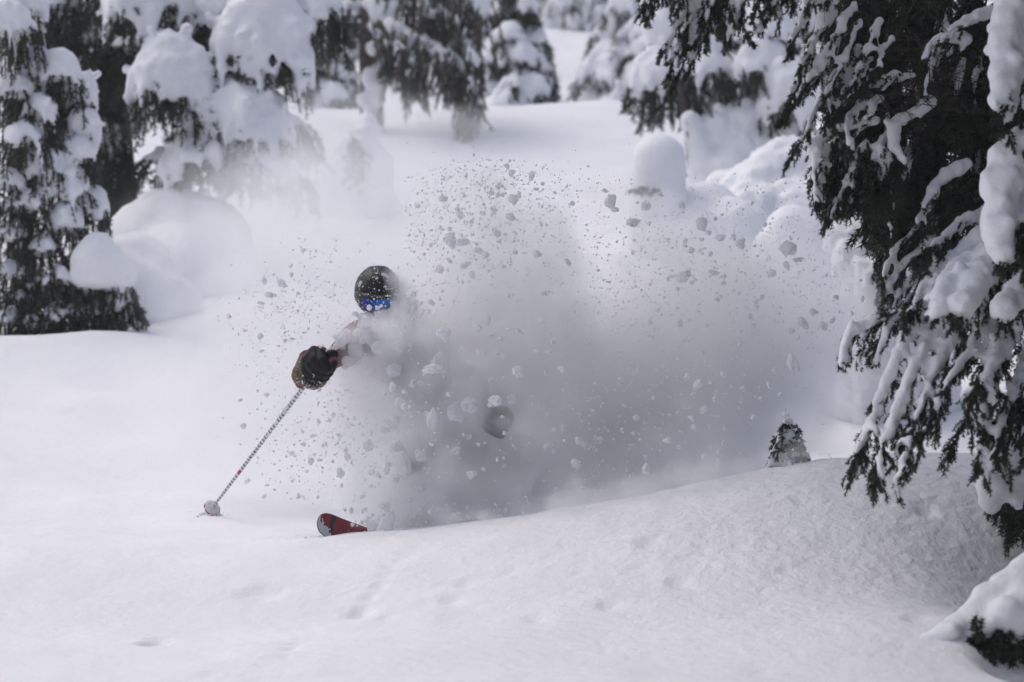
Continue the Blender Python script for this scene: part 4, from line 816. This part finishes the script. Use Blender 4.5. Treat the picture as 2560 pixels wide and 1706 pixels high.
VBm = VT.copy(); VBm[..., 2] -= .012; VA = np.vstack([VT.reshape(-1, 3) - [0, 0, .0015], VBm.reshape(-1, 3)]); o_ = nn * 9
rim = np.concatenate([id_[:, 0], id_[-1, 1:], id_[::-1, -1][1:], id_[0, ::-1][1:]]); rq = np.stack([rim[:-1], rim[1:], rim[1:] + o_, rim[:-1] + o_], -1)
ploc('core', VA, np.vstack([rq, qt[:, ::-1] + o_]), M_EDGE, SKI)
V, F = tube(np.array([[.95, 0, .0], [.95, 0, .05]]), .03, 8); ploc('binding', V, F, M_BLACK, SKI)
ex = nz(np.array([.84, .45, -.30])); ez = np.array([-.15, -.93, .32]); ez = nz(ez - (ez @ ex) * ex); ey = np.cross(ez, ex)
SKI.matrix_world = Matrix(((ex[0], ey[0], ez[0], 0), (ex[1], ey[1], ez[1], 0), (ex[2], ey[2], ez[2], 0), (0, 0, 0, 1)))
tipw = W(795, 1302, SKI_TIP[1] - .02); SKI.location = tipw - ez * .075

# ================================================================== FLYING SNOW
ICO4 = ico(4)
def clump_mesh(i):
    IV, IF = ICO4; rs = np.random.RandomState(100 + i); off = rs.rand(3) * 40; st_ = .72 + .5 * rs.rand(3)
    d = 1 + .42 * vnoise(IV * 1.4 + off) + .26 * vnoise(IV * 3.1 + off) + .13 * vnoise(IV * 7 + off)
    if i % 3 == 0:   # a second lobe
        c = nz(rs.normal(size=3)); d = d + .45 * np.clip((IV @ c) - .5, 0, 1)
    for _ in range(1):   # a broken face
        c = nz(rs.normal(size=3)); h = .62 + .25 * rs.rand(); k_ = IV @ c; d = np.where(d * k_ > h, h / np.maximum(k_, .2), d)
    return tri_mesh('snow_clump', IV * d[:, None] * st_, IF, True, [M_CHUNK])
CM = [clump_mesh(i) for i in range(16)]
Z6 = [(508,70,32),(535,100,35),(628,115,35),(316,112,26),(428,40,12),(545,40,16),(205,225,42),(435,195,45),(470,165,40),(490,205,30),(540,228,45),(570,205,32),(650,178,25),(740,148,18),(740,195,20),(822,248,28),(305,208,28),(240,420,55),(300,430,60),(370,470,40),(408,490,38),(465,385,55),(525,312,40),(555,390,32),(395,295,30),(450,280,35),(340,335,28),(285,300,35),(195,565,45),(310,540,60),(345,585,45),(235,520,32),(675,348,22),(655,490,38),(800,525,35),(520,690,32),(690,682,32),(50,682,50),(150,722,28),(100,725,24),(135,768,22),(212,865,75),(370,840,32),(420,800,45),(672,815,38),(570,860,38),(520,850,25),(437,878,28),(480,900,38),(710,868,32),(730,912,26),(652,952,26),(712,962,26),(784,964,20),(378,957,24),(410,960,16),(466,960,26),(492,980,26),(185,1020,100),(560,1050,55),(775,1040,38),(697,1055,32),(436,1100,40),(230,1160,40),(455,1190,80),(265,1245,100),(328,1208,60),(145,1285,70),(488,1268,30),(498,1345,32),(540,1180,55),(20,1215,50),(935,1112,20),(780,1135,20),(905,912,20),(985,1140,18),(1128,1270,42),(1290,1260,18),(780,1320,45),(852,1378,50),(892,1408,40),(700,1410,34),(740,1420,38),(955,1375,30),(100,1452,55),(270,1430,50),(325,1365,26),(375,1400,24),(150,1400,28),(25,1500,70),(120,1518,22),(340,1540,60),(465,1470,26),(498,1503,22),(545,1410,30),(840,1490,50),(1175,1520,60),(1175,1458,28),(1195,820,30),(1280,608,20),(1350,590,75),(1345,370,16),(1440,345,70),(1505,320,30),(1540,300,18),(1640,275,16),(1630,440,60),(1595,400,30),(1530,410,45),(1445,420,28),(1395,468,35),(1365,420,30),(1485,485,26),(1500,578,36),(1550,595,26),(1395,625,28),(1412,610,25),(1425,660,20),(1325,655,22),(1345,255,38),(1245,205,40),(1010,235,60),(1025,275,34),(978,185,24),(1110,340,60),(1175,260,60),(1280,420,20),(1860,465,80),(1850,540,40),(1900,515,40),(1775,580,36),(1745,348,28),(1700,740,32),(1730,695,35),(1675,785,40),(1690,830,30),(1930,825,60),(1975,765,30),(2065,805,36),(2085,695,28),(2040,592,20),(2025,830,60),(1870,855,30),(1905,885,24),(1880,1020,80),(1440,960,45),(1550,1065,40),(1425,1110,65),(1370,1075,40),(1485,1100,24),(1335,825,40),(1380,805,24),(1425,765,28),(1640,1135,30),(1795,1048,28),(1765,1115,36),(1720,1130,28),(1815,1160,20),(1400,1160,24),(1510,1150,30),(1455,1230,35),(1395,1275,32),(1408,1318,36),(1550,1322,24),(1498,1265,28),(1690,1270,28),(1630,1190,24),(1280,1380,44),(1480,1410,24),(1545,1395,28),(1525,1435,30),(1455,1455,45),(1520,1480,26),(1840,1255,40)]
Z5 = [(545,128,22),(545,170,30),(415,195,30),(500,215,50),(435,268,35),(395,310,30),(465,270,20),(670,182,22),(603,52,22),(640,55,14),(555,48,12),(478,332,16),(318,445,22),(395,472,28),(400,545,28),(290,285,14),(238,375,22),(260,435,12),(485,520,18),(515,495,24),(550,485,18),(380,740,18),(295,785,22),(398,803,14),(310,912,28),(340,850,14),(208,873,12),(295,1000,14),(1230,25,22),(1195,70,28),(1125,38,16),(1135,265,40),(1230,305,30),(1180,313,28),(1190,355,35),(1220,350,22),(1270,140,35),(1060,375,24),(1085,470,50),(1075,540,60),(1130,515,24),(1045,640,85),(1135,715,24),(1180,700,26),(1040,720,40),(1100,745,30),(1240,630,90),(1085,820,80),(1040,890,90),(1005,930,40),(1235,890,80),(925,1005,75),(1080,1030,60),(1180,1060,55),(1085,1100,90),(1020,1098,40),(1015,1132,35),(975,1155,36),(1060,1178,30),(785,1138,50),(940,1140,30),(680,890,30),(735,885,22),(580,895,20),(600,940,20),(660,960,20),(640,1080,45),(685,1080,35),(550,1045,30),(605,1000,26),(660,1055,24),(715,1000,26),(780,955,26),(820,1060,50),(460,1225,20),(412,1258,20),(580,1255,28),(675,1260,26),(330,1180,40),(840,1325,28),(1010,1310,60),(1020,1378,90),(937,1402,60),(1030,1425,20),(1180,1215,60),(1135,1280,36),(1265,1325,30),(1205,1125,24),(930,330,26),(968,335,26),(985,325,18),(735,640,10),(685,735,20)]
ALL = [(1000 + x * .523, 380 + y * .523, d * .523) for x, y, d in Z6] + [(450 + x * .51, 600 + y * .51, d * .51) for x, y, d in Z5]
def zone(u, v, big):
    sz = 'chunk' if big else 'crumb'; adj = 'Fist-sized snow' if big else 'Small snow'
    if u < 1000 and v < 860: z = 'flying past the black helmet'
    elif u < 1000 and v < 1180: z = 'spraying beneath the raised glove'
    elif v >= 1180: z = 'tumbling just behind the ski tip' if u < 1120 else 'skimming low over the snow under the cloud'
    elif u < 1480 and v < 700: z = 'thrown to the top of the tall plume beside the helmet'
    elif u < 1480: z = 'hanging in the thick spray between helmet and plume'
    elif v < 760: z = 'thrown up in front of the domed stump and pillows'
    else: z = 'drifting in the grey cloud above the buried fir tip'
    return ('large' if big else 'small') + ' snow ' + sz + ' ' + z
for i, (u, v, d) in enumerate(ALL):
    inn = 13.2 + .55 * R.rand() if v > 620 else 13.5 + .6 * R.rand()
    if u < 900 and v < 900: inn = 13.5 + .35 * R.rand()
    if v > 1250: inn = 13.45 + .2 * R.rand()
    o = bpy.data.objects.new('snow_clump', CM[i % 16]); COL.objects.link(o); o.location = W(u, v, inn)
    s_ = PX(d, inn) * .5 * .80; o.scale = (s_ * (.6 + .8 * R.rand()), s_ * (.7 + .5 * R.rand()), s_ * (.65 + .8 * R.rand())); o.rotation_euler = (R.rand() * 6.3, R.rand() * 6.3, R.rand() * 6.3)
    big = d > 20; lab = zone(u, v, big); tag(o, lab, 'snow clump', lab.replace('large snow chunk', 'large chunks').replace('small snow crumb', 'small crumbs'))
# fine crumbs: too many to count
pts = []; rad = []
def spray(n, u0, u1, v0, v1, Y0, Y1, r0, r1, pw=2.5, test=None):
    for _ in range(n):
        u = u0 + (u1 - u0) * R.rand(); v = v0 + (v1 - v0) * R.rand()
        if test and R.rand() > test(u, v): continue
        pts.append(W(u, v, Y0 + (Y1 - Y0) * R.rand())); rad.append(r0 + (r1 - r0) * R.rand() ** pw)
g2 = lambda cu, cv, su, sv: (lambda u, v: math.exp(-.5 * (((u - cu) / su) ** 2 + ((v - cv) / sv) ** 2)))
spray(5000, 540, 960, 590, 960, 13.5, 14.0, .0016, .008, 3, lambda u, v: math.exp(-.5 * (((u - 740) * .6 + (v - 760) * .55) / 80) ** 2) * math.exp(-.5 * (((u - 745) / 105) ** 2 + ((v - 765) / 95) ** 2)))
spray(3000, 640, 1150, 930, 1260, 13.1, 13.5, .0016, .010, 3, g2(860, 1090, 150, 90))
spray(3000, 800, 1220, 600, 1000, 13.2, 13.7, .0016, .008, 3, g2(1010, 800, 80, 75))
spray(5000, 1010, 1480, 400, 760, 13.3, 14.2, .0016, .010, 3, g2(1190, 540, 120, 110))
spray(3000, 1200, 1820, 420, 980, 13.2, 14.2, .0015, .007, 3, g2(1510, 700, 110, 110))
spray(5000, 1480, 2140, 440, 1000, 13.2, 14.4, .0016, .009, 3, g2(1800, 720, 230, 190))
spray(5000, 900, 2150, 720, 1300, 13.1, 13.7, .0014, .006, 3, g2(1540, 1020, 260, 110))
spray(700, 1200, 1720, 340, 620, 13.3, 14.2, .0014, .006, 3, g2(1450, 480, 100, 55))
spray(2600, 1150, 2120, 1120, 1330, 13.0, 13.4, .0014, .007, 3, lambda u, v: math.exp(-.5 * ((v - (1300 - max(0, u - 1200) * .18)) / 22) ** 2))
spray(700, 690, 900, 870, 1000, 13.2, 13.4, .0012, .005, 3, g2(800, 985, 60, 22))
spray(1600, 1020, 1450, 390, 620, 13.5, 14.1, .0014, .0075, 3, lambda u, v: math.exp(-.5 * ((math.hypot((u - 1215) / 1.05, v - 610) - 175) / 34) ** 2))
spray(1600, 1480, 2120, 470, 800, 13.6, 14.3, .0014, .0075, 3, lambda u, v: math.exp(-.5 * ((math.hypot((u - 1800) / 1.2, v - 780) - 225) / 45) ** 2))
spray(500, 860, 1330, 1235, 1335, 13.35, 13.7, .003, .016, 2.5, g2(1020, 1290, 180, 28))
for _ in range(420):           # crumbs lying where the ski and the pole break the surface
    cx_, cy_, sx_, sy_ = ((SKI_TIP[0] + .12, SKI_TIP[1] - .12, .16, .09), (SPt[0] + .02, SPt[1], .05, .05))[R.rand() < .25]
    x_, y_ = cx_ + sx_ * R.normal(), cy_ + sy_ * R.normal(); r_ = .002 + .009 * R.rand() ** 3; pts.append(np.array([x_, y_, float(H(np.array(x_), np.array(y_))) + r_ * .4])); rad.append(r_)
pts = np.array(pts); rad = np.array(rad)
pts_f, rad_f = pts, rad; pts = []; rad = []
for (n_, cu, cv, su, sv) in [(230, 1190, 530, 110, 90), (190, 1780, 700, 190, 120), (150, 870, 1080, 110, 70), (120, 1030, 800, 60, 60), (160, 1500, 1050, 260, 110), (60, 740, 760, 80, 80)]:
    spray(n_ * 3, cu - 3 * su, cu + 3 * su, cv - 3 * sv, cv + 3 * sv, 13.25, 13.9, .005, .017, 3, g2(cu, cv, su, sv))
bc = dust('snow_lumps', None, np.array(pts), np.array(rad), ICO2); tag(bc, 'small lumps of snow scattered through the spray among the larger chunks', 'snow spray', kind='stuff')
fc = dust('snow_crumbs', None, pts_f, rad_f, ico(1)); tag(fc, 'fine crumbs of snow filling the air around the skier', 'snow spray', kind='stuff')

# ------------------------------------------------------------------ powder cloud: a density grid made in memory
BL = [  # u, v, Y, ru, rv (px), rY (m), density per metre
    (1215, 590, 14.3, 200, 190, .55, 3.2), (1110, 620, 14.4, 120, 150, .45, 2.4), (1290, 720, 14.5, 250, 240, .8, 3.0), (1180, 760, 14.4, 200, 200, .6, 3.0), (1340, 900, 14.5, 330, 280, .9, 3.2), (1500, 920, 14.8, 280, 260, 1.0, 2.4),
    (1740, 760, 14.5, 270, 240, .8, 3.6), (1880, 800, 14.8, 240, 260, .8, 3.6), (1640, 700, 14.6, 150, 150, .6, 2.2), (1850, 970, 14.9, 330, 260, .9, 4.0), (1600, 1000, 14.7, 420, 270, 1.0, 4.2), (1250, 1060, 14.3, 320, 220, .75, 3.6), (1000, 1080, 14.05, 290, 180, .55, 4.0),
    (1020, 900, 14.0, 180, 160, .42, 6.5), (1060, 800, 14.05, 125, 130, .40, 6.0), (1110, 960, 13.95, 180, 180, .42, 6.5), (900, 900, 14.15, 140, 120, .42, 5.5), (870, 1010, 14.0, 180, 120, .42, 5.0), (1020, 770, 13.80, 66, 95, .22, 9.0), (985, 815, 13.72, 85, 52, .17, 8.0), (858, 855, 13.74, 85, 66, .17, 9.0), (1240, 980, 13.75, 110, 110, .2, 2.5),
    (1400, 1180, 14.2, 420, 130, .7, 3.2), (1300, 1280, 13.95, 260, 80, .5, 5.0), (1500, 1260, 13.95, 260, 80, .5, 4.5), (1700, 1215, 14.0, 260, 80, .5, 4.0), (1800, 1190, 14.5, 200, 80, .5, 3.0), (1720, 1120, 14.4, 330, 120, .8, 3.0), (1050, 1230, 14.0, 230, 105, .5, 6.5), (1180, 1230, 14.0, 260, 115, .5, 6.5), (1180, 1130, 13.9, 240, 150, .45, 5.5),
    (1130, 1300, 13.5, 170, 45, .3, 4.0), (1330, 1282, 13.2, 170, 40, .32, 4.0), (1500, 1256, 13.15, 160, 38, .3, 4.0), (1680, 1222, 13.15, 170, 38, .3, 4.0), (1850, 1186, 13.15, 150, 34, .3, 3.2), (1985, 1162, 13.1, 90, 26, .2, 3.0),
    (2010, 840, 15.3, 170, 240, .8, 2.0), (1980, 680, 15.2, 150, 170, .7, 1.4), (1640, 560, 15.2, 200, 130, .6, 1.2),
    (750, 780, 15.0, 280, 300, 1.0, .75), (650, 900, 15.2, 300, 280, 1.0, .6), (850, 560, 16.8, 420, 240, 1.4, .6), (620, 620, 18.0, 360, 230, 1.6, .55), (1000, 430, 18.0, 420, 200, 1.6, .5), (560, 1060, 14.8, 260, 150, .7, .6), (930, 640, 15.2, 260, 200, .8, 1.0), (700, 500, 20.0, 330, 190, 1.3, .5), (880, 350, 20.5, 260, 170, 1.2, .35)]
m = bpy.data.materials.new('powder'); M_POW = m; m.use_nodes = True; nt = m.node_tree; nt.nodes.clear()
out = nt.nodes.new('ShaderNodeOutputMaterial'); pvn = nt.nodes.new('ShaderNodeVolumePrincipled'); nt.links.new(pvn.outputs[0], out.inputs['Volume'])
pvn.inputs['Color'].default_value = (.9945, .996, .9995, 1); pvn.inputs['Density'].default_value = 1.0; pvn.inputs['Anisotropy'].default_value = 0.15
ng = bpy.data.node_groups.new('powder_density', 'GeometryNodeTree'); ng.interface.new_socket('Geometry', in_out='INPUT', socket_type='NodeSocketGeometry'); ng.interface.new_socket('Geometry', in_out='OUTPUT', socket_type='NodeSocketGeometry')
N, L = ng.nodes, ng.links
go = N.new('NodeGroupOutput'); pos = N.new('GeometryNodeInputPosition').outputs[0]
def vm(op, a, b_=None, c_=None):
    n_ = N.new('ShaderNodeVectorMath'); n_.operation = op
    for i, x in enumerate((a, b_, c_)):
        if x is None: continue
        if isinstance(x, (tuple, list)): n_.inputs[i].default_value = x
        else: L.new(x, n_.inputs[i])
    return n_
def gm(op, a, b_=None):
    n_ = N.new('ShaderNodeMath'); n_.operation = op
    for i, x in enumerate((a, b_)):
        if x is None: continue
        if isinstance(x, (int, float)): n_.inputs[i].default_value = x
        else: L.new(x, n_.inputs[i])
    return n_.outputs[0]
def gn_noise(scale, detail, rough=.55):
    n_ = N.new('ShaderNodeTexNoise'); n_.inputs['Scale'].default_value = scale; n_.inputs['Detail'].default_value = detail; n_.inputs['Roughness'].default_value = rough; L.new(pos, n_.inputs['Vector']); return n_
wn_ = gn_noise(2.6, 4); wv = vm('SUBTRACT', wn_.outputs['Color'], (.5, .5, .5)); warped = vm('MULTIPLY_ADD', wv.outputs[0], (.75, .75, .75), pos).outputs[0]
tot = None
for (u, v, Y, ru, rv, rY, dn) in BL:
    c = W(u, v, Y); inv = (1 / PX(ru, Y), 1 / rY, 1 / PX(rv, Y)); q_ = vm('MULTIPLY_ADD', warped, inv, tuple(float(-c[i] * inv[i]) for i in range(3)))
    ln_ = vm('LENGTH', q_.outputs[0]); mr = N.new('ShaderNodeMapRange'); mr.interpolation_type = 'SMOOTHSTEP'; L.new(ln_.outputs['Value'], mr.inputs['Value'])
    mr.inputs['From Min'].default_value = 1.0; mr.inputs['From Max'].default_value = .68; mr.inputs['To Min'].default_value = 0; mr.inputs['To Max'].default_value = dn
    tot = mr.outputs[0] if tot is None else gm('ADD', tot, mr.outputs[0])
f1 = gn_noise(6.0, 6, .65).outputs['Fac']; k1 = N.new('ShaderNodeMapRange'); L.new(f1, k1.inputs['Value']); k1.inputs['From Min'].default_value = .36; k1.inputs['From Max'].default_value = .64; k1.inputs['To Min'].default_value = .0; k1.inputs['To Max'].default_value = 1.7
f2 = gn_noise(2.3, 3, .5).outputs['Fac']; k2 = N.new('ShaderNodeMapRange'); L.new(f2, k2.inputs['Value']); k2.inputs['From Min'].default_value = .36; k2.inputs['From Max'].default_value = .64; k2.inputs['To Min'].default_value = .16; k2.inputs['To Max'].default_value = 1.08
dens = gm('MULTIPLY', gm('MULTIPLY', tot, k1.outputs[0]), k2.outputs[0])
vc = N.new('GeometryNodeVolumeCube'); L.new(dens, vc.inputs['Density']); vc.inputs['Background'].default_value = 0
lo, hi = np.array([-3.9, 12.9, .2]), np.array([2.9, 21.8, 4.2]); vc.inputs['Min'].default_value = lo; vc.inputs['Max'].default_value = hi
for a, nm in zip((hi - lo) / np.array([.036, .05, .036]), ('Resolution X', 'Resolution Y', 'Resolution Z')): vc.inputs[nm].default_value = int(a)
sm = N.new('GeometryNodeSetMaterial'); sm.inputs['Material'].default_value = M_POW; L.new(vc.outputs[0], sm.inputs[0]); L.new(sm.outputs[0], go.inputs[0])
pc_me = bpy.data.meshes.new('powder_cloud'); pc_me.materials.append(M_POW); pc = bpy.data.objects.new('powder_cloud', pc_me); COL.objects.link(pc)
md = pc.modifiers.new('density', 'NODES'); md.node_group = ng
tag(pc, 'billowing cloud of powder snow thrown up by the turning skier', 'powder cloud', kind='stuff')

# ------------------------------------------------------------------ thin snowy air
hz_me = bpy.data.meshes.new('haze'); x0, x1, y0, y1, z0, z1 = -40., 40., -12., 125., -3., 36.
hz_me.from_pydata([(x, y, z) for x in (x0, x1) for y in (y0, y1) for z in (z0, z1)], [], [(0, 1, 3, 2), (4, 6, 7, 5), (0, 4, 5, 1), (2, 3, 7, 6), (0, 2, 6, 4), (1, 5, 7, 3)])
hm_ = bpy.data.materials.new('haze_air'); hm_.use_nodes = True; hm_.node_tree.nodes.clear(); ho = hm_.node_tree.nodes.new('ShaderNodeOutputMaterial'); hv = hm_.node_tree.nodes.new('ShaderNodeVolumePrincipled')
hv.inputs['Color'].default_value = (.97, .97, 1, 1); hv.inputs['Density'].default_value = .0009; hm_.node_tree.links.new(hv.outputs[0], ho.inputs['Volume']); hz_me.materials.append(hm_)
hzo = bpy.data.objects.new('haze', hz_me); COL.objects.link(hzo); tag(hzo, 'thin snowy air between the trees', 'haze', kind='stuff')
